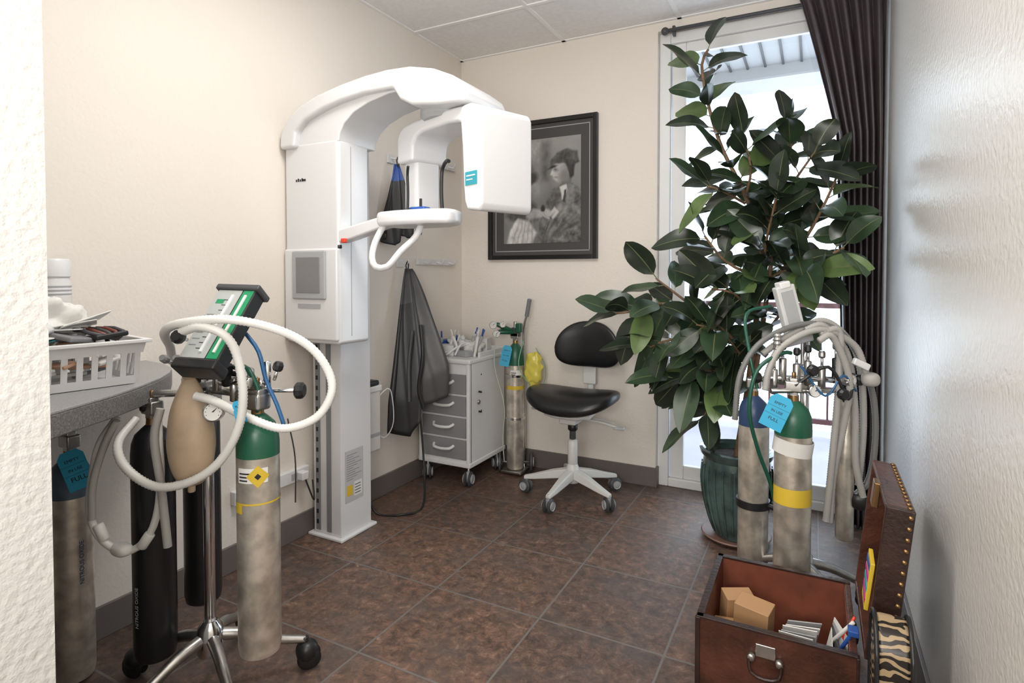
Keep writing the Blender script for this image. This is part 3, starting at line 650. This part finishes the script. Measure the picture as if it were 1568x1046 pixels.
def wall(z0,z1,nm):
    f0=z0/hb; f1=z1/hb; a=[(W0+(W1-W0)*q,L0+(L1-L0)*q) for q in (f0,f1)]
    v=[];
    for (w,l),z in ((a[0],z0),(a[1],z1)): v+=brect(w,l,z)
    for (w,l),z in ((a[0],z0),(a[1],z1)): v+=brect(w-.004,l-.004,z)
    f=[]
    for i in range(4):
        j=(i+1)%4; f+=[(i,j,4+j,4+i),(8+i,8+j,12+j,12+i),(4+i,4+j,12+j,12+i),(i,j,8+j,8+i)]
    poly(nm,v,f,WHITE2,g)
wall(0,.024,'basket_base'); wall(.090,hb,'basket_upper')
rim=[(W1+.012,L1+.012),(W1-.006,L1-.006)]
v=[];f=[]
for z in (hb-.006,hb+.004):
    for w,l in rim: v+=brect(w,l,z)
for i in range(4):
    j=(i+1)%4; f+=[(i,j,4+j,4+i),(8+i,8+j,12+j,12+i),(i,j,8+j,8+i),(4+i,4+j,12+j,12+i)]
poly('basket_rim',v,f,WHITE2,g,bevel=.002)
for k in range(13):
    y=-L0+.006+k*(2*L0-.012)/12
    for s in (-1,1):
        prism('slat',[(s*(W0+.004),.022),(s*(W0+.016),.092),(s*(W0+.012),.092),(s*W0,.022)],'y',y*1.05-.0075,y*1.05+.0075,WHITE2,g)
for k in range(6):
    x=-W0+.01+k*(2*W0-.02)/5
    for s in (-1,1): prism('slat_end',[(s*(L0+.004),.022),(s*(L0+.016),.092),(s*(L0+.012),.092),(s*L0,.022)],'x',x-.0075,x+.0075,WHITE2,g)
REDB=M('instrument_maroon',(.16,.045,.03),.4); PEACH=M('tan_pouch',(.50,.30,.20),.5)
for k in range(30):
    x=random.uniform(-.06,.06); y=random.uniform(-.17,.17); z=.02+random.uniform(0,.095); a=random.uniform(0,180)
    box('pouch_%d'%k,x-.045,x+.045,y-.02,y+.02,z,z+.010,random.choice([PAPER,PAPER,PEACH,PEACH,GREY,WHITE2,LGREY]),g,.003,rot=(random.uniform(-15,15),random.uniform(-18,18),a))
for k in range(5): tube('instrument_cord_%d'%k,[(-.06+.02*k,.04+.03*k,.12),(0,.08+.02*k,.16),(.05,.11+.02*k,.15),(.06,.17,.13)],.006,REDB if k%2 else DGREY,g)
box('black_case',-.02,.08,.10,.19,.130,.145,BLACK,g,.005,rot=(5,-6,12)); box('grey_pouch',.0,.09,.02,.10,.135,.15,GREY,g,.005,rot=(-8,10,30)); box('white_sleeve',-.09,.0,.12,.2,.13,.145,PAPER,g,.004,rot=(6,8,-20))
def crumple(nm,c,r,mat,off): sellip(nm,c,r,mat,g,.8,.8,44,28,fn=lambda p:p*(1+.55*noise.noise(p*26+Vector((off,off,off)))+.30*abs(noise.noise(p*60))))
crumple('tissue',(-.03,.04,.185),(.05,.065,.06),PAPER,0); crumple('tissue_b',(.02,-.05,.18),(.05,.065,.055),WHITE2,3); crumple('tissue_c',(.0,-.14,.17),(.05,.06,.05),WHITE2,5)
for k in range(5): box('glove_sheet_%d'%k,-.07,.06,-.06+.03*k,.03+.03*k,.14+.009*k,.144+.009*k,[TEAL,PAPER,WHITE2,PAPER,PAPER][k],g,.002,rot=(12-8*k,12-7*k,25*k))
XF=Matrix.Identity(4)
g=Grp('wipes_canister',(-2.14,.922,.95))
lathe('body',[(0,.952),(.042,.952),(.047,.957),(.047,1.245),(.043,1.255),(.043,1.26),(.047,1.262),(.047,1.31),(.041,1.318),(0,1.318)],WHITE2,g,c=(-2.130,.955,0),n=40)
patch('label',-2.130,.955,.0478,-180,180,1.0,1.2,PAPER,g,40)
for k in range(3): patch('label_stripe',-2.130,.955,.0482,-90,60,1.205+.012*k,1.209+.012*k,LGREY,g,20)

# ---------------------------------------------------------------- oxygen cart (back)
g=Grp('oxygen_cylinder_cart',(-1.70,3.28,0))
ox,oy=-1.69,3.28
tank(g,ox,oy,.03,.80,.056,ALU,GREEN,YEL,face=-62,diamond=False)
box('foot_plate',ox-.07,ox+.07,oy-.07,oy+.07,.015,.03,STEEL,g,.004)
for s in (-1,1):
    c=Vector((ox,oy,.065))+RV*(s*.09)+FV*(.02); 
    rod('cart_wheel',c,c+RV*.02*s,.062,DGREY,g,n=28); rod('wheel_hub',c+RV*.02*s,c+RV*.024*s,.03,LGREY,g)
rod('axle',Vector((ox,oy,.065))-RV*.1+FV*.02,Vector((ox,oy,.065))+RV*.1+FV*.02,.006,STEEL,g)
tube('cart_handle',[(ox+.03,oy+.065,.03),(ox+.03,oy+.065,.5),(ox+.03,oy+.06,.9),(ox+.06,oy+.05,1.02)],.009,CHROME,g)
tube('handle_grip',[(ox+.055,oy+.05,1.0),(ox+.085,oy+.03,1.11)],.014,GREY,g)
for z in (.35,.62): lathe('retainer_ring',[(.057,z),(.061,z),(.061,z+.015),(.057,z+.015)],CHROME,g,c=(ox,oy,0))
gauge(g,Vector((ox,oy,.95))-RV*.14-FV*.05,-FV,.024); gauge(g,Vector((ox,oy,.895))-RV*.12-FV*.05,-FV,.024); gauge(g,Vector((ox,oy,.955))-RV*.08-FV*.06,-FV,.02)
for z in (.955,.905): rod('regulator_stem',Vector((ox,oy,.90)),Vector((ox,oy,z))-RV*.12-FV*.03,.014,GREEN,g)
rod('regulator_body',Vector((ox,oy,.91))-RV*.02,Vector((ox,oy,.91))-RV*.10,.02,STEEL,g); box('flow_knob',ox+.01,ox+.05,oy-.03,oy+.01,.90,.96,GREEN,g,.01)
rod('tank_valve_post',(ox,oy,.84),(ox,oy,.97),.013,STEEL,g); box('valve_yoke',ox-.03,ox+.03,oy-.02,oy+.02,.87,.93,DGREY,g,.008)
tag(g,Vector((ox,oy,.76))-RV*.06-FV*.07,.06,.13,-FV,-12,LN)
def ybag(p):
    q=p*(1+.22*noise.noise(p*30)+.10*noise.noise(p*70)); q.x+=.01*noise.noise(Vector((p.z*30,0,0))); return q
sellip('yellow_bag',Vector((ox,oy,.67))+RV*.115-FV*.05,(.06,.03,.11),M('yellow_poly_bag',(.70,.60,.10),.3),g,.9,.9,48,36,fn=ybag)
tube('oxygen_line',[Vector((ox,oy,.85))+RV*.05-FV*.03,Vector((ox,oy,.7))+RV*.02-FV*.08,Vector((ox,oy,.58))+RV*.09-FV*.06,Vector((ox,oy,.55))+RV*.17,Vector((ox,oy,.68))+RV*.19,Vector((ox,oy,.8))+RV*.13],.003,M('clear_green_tubing',(.25,.45,.30),.3),g)
tube('oxygen_line_b',[Vector((ox,oy,.9))-RV*.12-FV*.06,Vector((ox,oy,.7))-RV*.13-FV*.08,Vector((ox,oy,.45))-RV*.07-FV*.09,Vector((ox,oy,.25))-RV*.08-FV*.08,Vector((ox,oy,.1))-RV*.07-FV*.08],.003,M('clear_tubing',(.45,.5,.40),.3),g)

# ---------------------------------------------------------------- stool
g=Grp('office_chair',(-1.23,3.08,0))
XF=Matrix.Translation((-1.22,3.08,0))@Matrix.Rotation(R(0),4,'Z')
PG=M('chair_base_grey',(.64,.64,.62),.35)
lathe('hub',[(0,.085),(.035,.085),(.045,.10),(.04,.16),(.028,.19),(0,.19)],PG,g)
for k in range(5):
    a=R(-90+36+72*k-8+38); d=Vector((math.cos(a),math.sin(a),0)); t=Vector((-d.y,d.x,0))
    v=[];st=[(.02,.042,.115,.165),(.12,.034,.10,.145),(.22,.026,.085,.115),(.285,.020,.078,.098)]
    for r_,w,zb,zt in st: v+=[d*r_-t*w*.8+UP*zb,d*r_+t*w*.8+UP*zb,d*r_+t*w*.6+UP*zt,d*r_-t*w*.6+UP*zt]
    f=[(0,1,2,3),(12,15,14,13)]
    for i in range(3):
        for q in range(4): f.append((i*4+q,i*4+(q+1)%4,i*4+4+(q+1)%4,i*4+4+q))
    poly('leg_%d'%(k+1),v,f,PG,g,bevel=.006,smooth=True)
    c=d*.275; caster(g,c.x,c.y,.040,math.degrees(a)+90+25*((k%3)-1),GREY,DGREY,LGREY,.030)
rod('gas_lift_sleeve',(0,0,.17),(0,0,.33),.028,PG,g); rod('gas_lift',(0,0,.33),(0,0,.47),.018,DGREY,g); rod('lift_cap',(0,0,.38),(0,0,.42),.028,BLACK,g)
prism('seat_pan',[(-.14,-.10),(-.06,-.15),(.06,-.15),(.14,-.10),(.12,.10),(.05,.17),(-.05,.17),(-.12,.10)],'z',.475,.515,PG,g,bevel=.01)
prism('mechanism',[(-.05,-.09),(.05,-.09),(.05,.16),(-.05,.16)],'z',.43,.485,PG,g,bevel=.012)
def seatfn(p):
    z=p.z; x=p.x
    z+= .035*(abs(x)/.24)**2 - .03*(p.y<0)*(abs(p.y)/.2)**2
    y=p.y*(1-.18*(p.y>0)*(abs(x)/.24)**2)
    return Vector((x,y,z))
sellip('seat_cushion',(.005,-.01,.555),(.265,.20,.052),VINYLB,g,.7,.75,44,18,fn=seatfn)
def backfn(p):
    return Vector((p.x*(1-.12*(p.z/.13)*(p.z>0)),p.y-.10*(abs(p.x)/.19)**2*.5,p.z-.02*(abs(p.x)/.19)**2))
sellip('backrest_cushion',(.015,.235,.850),(.205,.036,.138),VINYLB,g,.75,.8,40,22,fn=backfn)
tube('back_upright',[(0,.12,.45),(0,.22,.46),(0,.285,.52),(0,.29,.62),(0,.28,.84)],.020,PG,g); box('back_bracket',-.045,.045,.262,.285,.70,.90,PG,g,.01)
box('upright_plate',-.04,.04,.262,.285,.60,.72,PG,g,.008)
tube('lever_right',[(.04,-.02,.455),(.16,-.02,.452),(.27,-.03,.435)],.006,PG,g); box('lever_paddle',.25,.31,-.045,-.015,.425,.44,LGREY,g,.005)
tube('lever_left',[(-.04,-.02,.455),(-.14,-.03,.47),(-.20,-.04,.49)],.006,PG,g); box('lever_paddle_b',-.24,-.18,-.05,-.025,.485,.497,LGREY,g,.005)
tube('lever_back',[(.03,.05,.45),(.15,.07,.44),(.22,.07,.43)],.005,PG,g)
XF=Matrix.Identity(4)

# ---------------------------------------------------------------- rubber plant
g=Grp('rubber_plant',(-.33,2.96,0))
lathe('pot_saucer',[(0,0),(.13,0),(.16,.025),(.155,.03),(.12,.015),(0,.015)],M('terracotta_saucer',(.20,.11,.08),.5),g,c=(-.33,2.96,0),n=40)
prof=[(0,.018),(.095,.018),(.10,.03),(.125,.10),(.15,.20),(.16,.29),(.155,.36),(.15,.39),(.165,.41),(.17,.43),(.155,.435),(.14,.42),(.14,.39),(0,.39)]
lathe('pot',prof,[POT],g,c=(-.33,2.96,0),n=48)
for k in range(24):
    a=2*math.pi*k/24; tube('pot_rib',[(-.33+r_*math.cos(a),2.96+r_*math.sin(a),z) for r_,z in ((.102,.035),(.127,.10),(.152,.20),(.162,.29),(.157,.36))],.005,POT,g,n=6,res=.03)
lathe('soil',[(0,.40),(.13,.395),(.138,.39)],SOIL,g,c=(-.33,2.96,0))
BR=[ # pts, r0, r1, leaf_start, spacing
 ([(-.33,2.95,.38),(-.27,2.95,.84),(-.231,2.95,1.386),(-.30,2.93,1.634),(-.403,2.93,1.86),(-.464,2.92,2.06),(-.50,2.92,2.27),(-.47,2.92,2.34)],.016,.006,.32,.024),
 ([(-.31,2.97,.38),(-.2,2.95,1.2),(-.17,2.93,1.6),(-.11,2.93,1.85),(-.13,2.93,1.95)],.015,.006,.34,.020),
 ([(-.2,2.95,1.2),(-.05,2.9,1.42),(.03,2.85,1.58),(.07,2.83,1.68)],.010,.005,.15,.024),
 ([(-.19,2.95,1.2),(.0,2.85,1.32),(.10,2.8,1.38)],.009,.005,.15,.026),
 ([(-.27,2.95,.84),(-.4,2.9,1.02),(-.6,2.82,1.13),(-.78,2.76,1.09),(-.86,2.72,1.08)],.010,.005,.10,.026),
 ([(-.5,2.86,1.10),(-.62,2.8,1.20),(-.68,2.78,1.25)],.007,.004,.3,.06),
 ([(-.3,2.95,.75),(-.45,2.88,.92),(-.6,2.8,.96),(-.70,2.76,.92)],.009,.005,.10,.022),
 ([(-.28,2.95,.9),(-.4,2.85,.90),(-.50,2.78,.80)],.008,.004,.15,.022),
 ([(-.24,2.95,1.25),(-.38,2.88,1.33),(-.47,2.85,1.45)],.008,.005,.15,.026),
 ([(-.22,2.95,1.3),(-.2,2.83,1.42),(-.16,2.78,1.6)],.008,.004,.15,.026),
 ([(-.25,2.95,1.05),(-.33,2.82,1.18),(-.42,2.76,1.20)],.008,.004,.15,.024),
 ([(-.33,2.95,.6),(-.40,2.84,.70),(-.46,2.78,.60)],.007,.004,.2,.030),
 ([(-.2,2.95,1.0),(-.12,2.85,1.12),(-.04,2.8,1.18)],.008,.004,.15,.032),
 ([(-.3,2.93,1.6),(-.40,2.86,1.66),(-.46,2.84,1.68)],.007,.004,.15,.028),
 ([(-.15,2.93,1.6),(-.08,2.87,1.70),(-.01,2.84,1.80)],.007,.004,.15,.026),
 ([(-.29,2.95,.85),(-.38,2.80,1.0),(-.48,2.72,1.04)],.007,.004,.15,.026),
 ([(-.2,2.95,1.25),(-.08,2.80,1.30),(-.02,2.76,1.28)],.007,.004,.15,.028),
 ([(-.31,2.95,.8),(-.45,2.80,.82),(-.58,2.74,.78)],.007,.004,.15,.026),
 ([(-.30,2.93,1.62),(-.27,2.86,1.75),(-.30,2.83,1.88)],.007,.004,.2,.03),
]
lv=[];lf=[];li=[]
LA=[-1,-.55,-.040,.040,.55,1]
def leaf(base,d,ln,mi,droop,tn):
    d=d.normalized(); side=d.cross(tn)
    if side.length<.15: side=d.cross(Vector((.3,.2,1)))
    side.normalize(); nn=side.cross(d).normalized()
    pet=.03; n=9; st=len(lv); wmax=ln*.265
    for i in range(n+1):
        t=i/n; w=wmax*max(0.02,math.sin(math.pi*min(1,t**.88))**.62) if 0<t<1 else wmax*.03
        c=base+d*(pet+ln*t)-UP*(droop*ln*t*t)
        for a in LA:
            lv.append(c+side*(w*a)+nn*(abs(a)*w*.20)+nn*(.004*math.sin(t*9+droop*15)*abs(a)))
    for i in range(n):
        for k in range(5):
            s=st+i*6+k; lf.append((s,s+1,s+7,s+6)); li.append(3 if k==2 else mi)
    pv=len(lv)
    for p in (base,base+d*(pet+.01)):
        for q in (side*.0025,nn*.0025,-side*.0025,-nn*.0025): lv.append(p+q)
    for k in range(4): lf.append((pv+k,pv+(k+1)%4,pv+4+(k+1)%4,pv+4+k)); li.append(3)
for bi,(pts,r0,r1,ls,sp) in enumerate(BR):
    tube('branch_%d'%(bi+1),pts,r0,BARK,g,n=8,res=.05,r1=r1)
    P=catmull(pts,.01); n=len(P); acc=0; ang=random.uniform(0,6)
    for i in range(int(n*ls),n-1):
        acc+=(P[i+1]-P[i]).length
        if acc>sp or i==n-2:
            acc=0; ang+=2.4+random.uniform(-.4,.4)
            T=(P[i+1]-P[i]).normalized(); u=T.cross(UP if abs(T.z)<.95 else Vector((1,0,0))).normalized(); w=T.cross(u)
            rad=u*math.cos(ang)+w*math.sin(ang)
            dn=.35+.5*(i-n*ls)/(n-n*ls)
            d=rad*.95+T*dn+UP*random.uniform(-.55,.35)
            if i==n-2: d=T+UP*.5
            d.normalize(); ln=random.uniform(.165,.235)
            if P[i].y+d.y*ln>3.20: d.y=-d.y
            if P[i].x+d.x*ln>.21: d.x=-abs(d.x)
            mi=random.choices([0,1,2],[.48,.05,.47])[0]
            tn=Vector((random.uniform(-.6,.6),-random.uniform(.1,1.1),random.uniform(.3,1.0)))
            leaf(P[i],d,ln,mi,random.uniform(.0,.4),tn)
poly('foliage',lv,lf,[LEAF,LEAF2,LEAF3,RIB],g,li,True,60)

# ---------------------------------------------------------------- right nitrous stand
S=Vector((-.035,2.46,0))
g=Grp('nitrous_oxide_stand.001',S)
stand_base(g,S.x,S.y,20,.22)
rod('pole',S+UP*.17,S+UP*1.08,.016,CHROME,g,n=24)
tank(g,-.067,2.27,.12,.705,.061,ALU,GREEN,None,face=-78,diamond=False); patch('tape_band',-.067,2.27,.0618,0,360,.465,.525,YEL,g,32)
tank(g,-.218,2.53,.08,.70,.058,ALU,BLUEP,None,face=-80,label=False)
rod('side_canister',(.10,2.43,.30),(.10,2.43,.86),.03,ALU,g,n=24)
def L(a,z,b=-.1): return S+RV*a+FV*b+UP*z
zM=.88
box('manifold_block',S.x-.03,S.x+.03,S.y-.03,S.y+.03,zM-.05,zM+.05,STEEL,g,.006)
rod('bar_a',(-.067,2.27,zM),(S.x,S.y,zM),.012,STEEL,g); rod('bar_b',(-.218,2.53,zM-.03),(S.x,S.y,zM-.03),.012,STEEL,g); rod('bar_c',(.10,2.43,zM),(S.x,S.y,zM),.012,STEEL,g)
rod('yoke_cross',L(-.20,.90,-.12),L(.10,.89,-.12),.010,CHROME,g); knob(g,L(-.22,.90,-.12),-RV); knob(g,L(.12,.89,-.12),RV)
rod('yoke_cross_b',L(-.20,.86,-.16),L(.06,.86,-.16),.009,STEEL,g); knob(g,L(-.08,.94,-.2),-FV,BLACK,.02); knob(g,L(.02,.86,-.21),-FV,BLACK,.02)
for a,z in ((-.17,.90),(-.14,.94),(-.09,.92),(-.05,.93),(0,.91),(.05,.94),(.09,.87)): rod('valve_body',L(a,z-.06,-.12),L(a,z+.03,-.12),.013,STEEL if a<.02 else BLACK,g); knob(g,L(a,z+.06,-.12),UP,BLACK if a<0 else STEEL,.012)
gauge(g,L(-.06,.865,-.19),-FV,.022); gauge(g,L(.07,.90,-.18),-FV+RV*.4,.022)
rod('regulator_coil',L(-.17,.97,-.14),L(-.17,1.06,-.14),.012,CHROME,g)
for k in range(6): lathe('coil_%d'%k,[(.010,0),(.017,.004),(.010,.008)],STEEL,g,c=L(-.17,.975+.014*k,-.14),n=14)
XF=Matrix.Translation(L(-.085,1.13,-.05))@Matrix.Rotation(R(27.6),4,'Z')@Matrix.Rotation(R(-15),4,'Y')
box('flowmeter_body',-.035,.035,-.02,.02,-.10,.10,M('flow_body_white',(.60,.61,.61),.3),g,.006); box('flowmeter_window',-.022,.022,-.022,-.019,-.05,.08,LGREY,g); box('flowmeter_top',-.02,.02,-.024,.024,.09,.115,WHITE2,g,.005)
box('flowmeter_base',-.06,.05,-.03,.03,-.12,-.08,LGREY,g,.006)
XF=Matrix.Identity(4)
rod('head_neck',S+UP*1.05,L(-.05,1.05,-.05),.014,CHROME,g)
def hose(n,P,r=.0115,m=RUBBERG,c=True): tube(n,[L(*p) for p in P],r,m,g,n=12,corr=c)
hose('hose_outer',[(-.302,.743,-.1),(-.283,.907,-.1),(-.209,1.024,-.1),(-.068,1.087,-.1),(.061,1.07,-.1),(.150,.965,-.1),(.200,.813,-.1),(.207,.649,-.1),(.185,.52,-.1),(.138,.466,-.1)],.0105,M('hose_dark_grey',(.16,.16,.155),.45))
hose('hose_b',[(-.06,1.07,-.12),(0,1.085,-.13),(.084,.985,-.13),(.115,.79,-.13),(.12,.602,-.13),(.148,.473,-.13)])
hose('hose_c',[(-.03,1.06,-.16),(.037,1.07,-.16),(.04,.93,-.16),(.028,.72,-.16),(.012,.39,-.14)])
hose('hose_d',[(-.05,1.04,-.19),(.0,1.05,-.19),(.065,.90,-.18),(.06,.75,-.16),(.035,.55,-.14),(.03,.38,-.13)])
hose('hose_e',[(-.215,.86,-.15),(-.20,.94,-.15),(-.15,1.02,-.15),(-.03,1.075,-.16),(.096,1.02,-.15),(.14,.92,-.15)],.0115,RUBBERG)
hose('hose_f',[(-.2,.98,-.09),(-.1,1.05,-.09),(.02,1.10,-.09),(.12,1.02,-.09),(.16,.9,-.09),(.17,.7,-.09),(.155,.5,-.09)],.0115,RUBBERG)
hose('green_hose',[(-.12,.99,-.14),(-.16,.99,-.15),(-.244,.93,-.15),(-.27,.79,-.15),(-.235,.65,-.14),(-.18,.52,-.12),(-.15,.42,-.1)],.007,GHOSE,False)
hose('green_hose_b',[(-.14,1.15,-.02),(-.24,1.12,-.04),(-.25,.98,-.1),(-.23,.86,-.12)],.006,GHOSE,False)
hose('blue_hose',[(-.1,.95,-.17),(-.03,.85,-.2),(.03,.92,-.2),(.10,.86,-.16)],.004,BHOSE,False)
hose('black_hose',[(-.12,.88,-.17),(-.02,.95,-.2),(.05,.84,-.2),(.09,.92,-.16)],.006,BLACK,False)
sellip('nasal_mask',L(.15,.90,-.16),(.03,.025,.025),RUBBERG,g,.8,.8); box('hose_clip',*(lambda c:(c.x-.03,c.x+.03,c.y-.01,c.y+.01,c.z-.012,c.z+.012))(L(.11,.955,-.17)),WHITE2,g,.005,rot=(0,25,27))
sellip('nasal_mask_low',L(.145,.45,-.12),(.03,.02,.03),BLACK,g,.8,.8)
lathe('retainer_strap',[(.059,.33),(.064,.33),(.064,.36),(.059,.36)],BLACK,g,c=(-.218,2.53,0)); rod('strap_bar',(-.218,2.53,.345),(S.x,S.y,.345),.01,BLACK,g)
tag(g,Vector((-.115,2.165,.80)),.075,.12,(-.05,-1,.05),-22,LN)
lathe('paper_ring',[(.0625,-.025),(.065,-.025),(.065,.025),(.0625,.025)],PAPER,g,c=(-.067,2.27,.665),M4=Matrix.Rotation(R(8),4,'Y'))

# ---------------------------------------------------------------- trunk
g=Grp('storage_trunk',(-.09,1.89,0))
tx0,tx1,ty0,ty1,tz=-.29,.105,1.685,2.10,.30; w=.016
box('wall_front_panel',tx0,tx1,ty0,ty0+w,0,tz,LEATH,g,.003); box('wall_rear_panel',tx0,tx1,ty1-w,ty1,0,tz,LEATH,g,.003)
box('side_panel_a',tx0,tx0+w,ty0+w,ty1-w,0,tz,LEATH,g,.003); box('side_panel_b',tx1-w,tx1,ty0+w,ty1-w,0,tz,LEATH,g,.003)
box('bottom_panel',tx0+w,tx1-w,ty0+w,ty1-w,.0,.015,TRIN,g)
for a in ((tx0+w,tx1-w,ty0+w,ty0+w+.002),(tx0+w,tx1-w,ty1-w-.002,ty1-w),(tx0+w,tx0+w+.002,ty0+w,ty1-w),(tx1-w-.002,tx1-w,ty0+w,ty1-w)): box('lining',*a,.015,tz-.004,TRIN,g)
for x in (tx0,tx1):
    box('corner_trim',x-.004,x+.010 if x<0 else x+.004,ty0-.003,ty0+.02,0,tz,LEATHD,g,.002)
box('base_band',tx0-.003,tx1+.003,ty0-.004,ty0,0,.05,LEATHD,g,.001)
box('rim_trim',tx0,tx1,ty0-.002,ty0+w+.002,tz-.002,tz+.004,LEATHD,g,.001); box('rim_trim_b',tx0-.002,tx0+w+.002,ty0,ty1,tz-.002,tz+.004,LEATHD,g,.001); box('rim_trim_c',tx0,tx1,ty1-w-.002,ty1,tz-.002,tz+.004,LEATHD,g,.001)
rod('front_handle_l',(-.145,ty0,.235),(-.145,ty0-.02,.235),.010,STEEL,g); rod('front_handle_r',(-.075,ty0,.235),(-.075,ty0-.02,.235),.010,STEEL,g)
tube('front_handle',[(-.15,ty0-.015,.235),(-.145,ty0-.022,.20),(-.11,ty0-.024,.19),(-.075,ty0-.022,.20),(-.07,ty0-.015,.235)],.005,LEATHD,g); box('hasp_plate',-.135,-.085,ty0-.004,ty0,.235,.270,STEEL,g,.002)
XF=Matrix.Translation((.118,0,.30))@Matrix.Rotation(R(6),4,'Y')
box('lid_outer',.047,.062,1.70,2.10,0,.40,LEATHD,g,.004)
box('lid_lining',.044,.047,1.715,2.085,.015,.385,LEATH,g)
box('lid_end_a',0,.062,1.69,1.705,0,.40,LEATHD,g,.003); box('lid_end_b',0,.062,2.085,2.10,0,.40,LEATH,g,.003)
box('lid_top_rail',0,.062,1.705,2.085,.385,.40,LEATH,g,.003); box('lid_low_rail',0,.062,1.705,2.085,0,.015,LEATH,g,.003)
for k in range(14): sellip('stud',(.052,1.688,.02+k*.028),(.006,.004,.006),BRASS,g,1,1,10,6)
for k in range(14): sellip('stud_top',(.052,1.71+k*.029,.401),(.006,.006,.004),BRASS,g,1,1,10,6)
box('lid_clasp',-.012,.004,1.86,1.91,.33,.40,BRASS,g,.003)
MAG=M('magenta_print',(.5,.03,.3),.4)
box('candy_pack',-.012,-.002,1.72,1.80,.11,.24,YEL,g,.002,rot=(6,0,0))
for k,mm in enumerate((MAG,TEAL,MAG,BLUEC)): box('pack_stripe_%d'%k,-.0135,-.011,1.725,1.795,.135+.026*k,.150+.026*k,mm,g,rot=(20-6*k,0,0))
XF=Matrix.Identity(4)
box('carton_a',-.26,-.17,1.93,1.99,.02,.26,CARD,g,.002,rot=(8,0,28)); box('carton_b',-.21,-.11,1.86,1.93,.02,.275,CARD,g,.002,rot=(6,4,-12)); box('carton_c',-.265,-.20,1.83,1.90,.02,.20,CARD,g,.002,rot=(0,0,10))
for k in range(9):
    box('card_%d'%k,-.085+.001*k,.0+.002*k,1.80+.018*k,1.803+.018*k,.10,.235+.01*(k%3),[PAPER,LGREY,PAPER,GREY,LGREY,PAPER,GREY,PAPER,LGREY][k],g,rot=(18+2*k,0,-8+3*k))
for k in range(6): box('card_print_%d'%k,-.07,-.02,1.797+.018*k,1.7985+.018*k,.14,.21,[GREY,TEAL,DGREY,REDB,DGREY,LGREY][k],g,rot=(18+2*k,0,-8+3*k))
for k in range(6): box('photo_card_%d'%k,-.08+.016*k,-.02+.016*k,1.76+.012*k,1.763+.012*k,.12,.22+.006*k,[DGREY,PAPER,REDB,PAPER,GREY,CARD][k],g,rot=(35,6*k-12,-18+9*k))
for k in range(5): box('booklet_%d'%k,-.13+.03*k,-.07+.03*k,1.76,1.84,.12+.008*k,.124+.008*k,[TEAL,PAPER,DGREY,LGREY,PAPER][k],g,rot=(20,10*k-20,20*k))
for k in range(4): box('pamphlet_%d'%k,.03+.008*k,.032+.008*k,1.78,1.90,.06,.25+.01*k,[PAPER,DGREY,LGREY,PAPER][k],g,rot=(0,12,6*k))
rod('toothbrush_a',(.055,1.80,.22),(.098,1.76,.325),.005,BLUEC,g); rod('toothbrush_b',(.05,1.84,.24),(.10,1.80,.33),.005,PAPER,g); rod('toothbrush_c',(.07,1.83,.25),(.105,1.84,.325),.004,RED,g)
box('bristles',.085,.11,1.75,1.785,.315,.33,BLUEC,g,.002)

g=Grp('zebra_print_bag',(.16,1.57,0))
prism('bag_body',[(1.49,0),(1.655,0),(1.655,.40),(1.63,.455),(1.58,.485),(1.53,.475),(1.50,.44),(1.49,.38)],'x',.128,.195,ZEB,g,bevel=.012)
tube('bag_piping',[(.128,1.655,.02),(.128,1.655,.40),(.128,1.63,.455),(.128,1.58,.485),(.128,1.53,.475),(.128,1.50,.44),(.128,1.49,.38),(.128,1.49,.02)],.005,BLACK,g,n=8)
tube('bag_piping_b',[(.195,1.655,.02),(.195,1.655,.40),(.195,1.63,.455),(.195,1.58,.485),(.195,1.53,.475),(.195,1.50,.44),(.195,1.49,.38),(.195,1.49,.02)],.005,BLACK,g,n=8)

# ---------------------------------------------------------------- lights
w=bpy.data.worlds.new('sky'); SC.world=w; w.use_nodes=True
bg=w.node_tree.nodes['Background']; bg.inputs['Color'].default_value=(.72,.86,1,1); bg.inputs['Strength'].default_value=4.3
def area(name,loc,sx,sy,e,col,rot=(0,0,0)):
    l=bpy.data.lights.new(name,'AREA'); l.shape='RECTANGLE'; l.size=sx; l.size_y=sy; l.energy=e; l.color=col
    o=bpy.data.objects.new(name,l); o.location=loc; o.rotation_euler=[R(a) for a in rot]; COL.objects.link(o); return o
area('added_panel_light',(-1.07,1.37,H-.035),.62,.52,26,(1,.98,.95))  # unseen ceiling lamp, added to light the room
area('added_hall_light',(-.6,-.6,H-.05),1.2,.6,26,(1,.98,.95))  # unseen lamp added behind the camera for more light
area('flash_bounce_light',(-.15,-.95,1.5),1.0,.8,62,(1,.985,.96),(130,0,14))
cd=bpy.data.cameras.new('camera'); cd.sensor_width=36; cd.lens=36*892/1568; cd.shift_y=-80/1568; cd.clip_start=.03
cam=bpy.data.objects.new('camera',cd); cam.location=(0,0,1.27); cam.rotation_euler=(R(88.5),0,R(27.6)); COL.objects.link(cam); SC.camera=cam
SC.view_settings.view_transform='Standard'
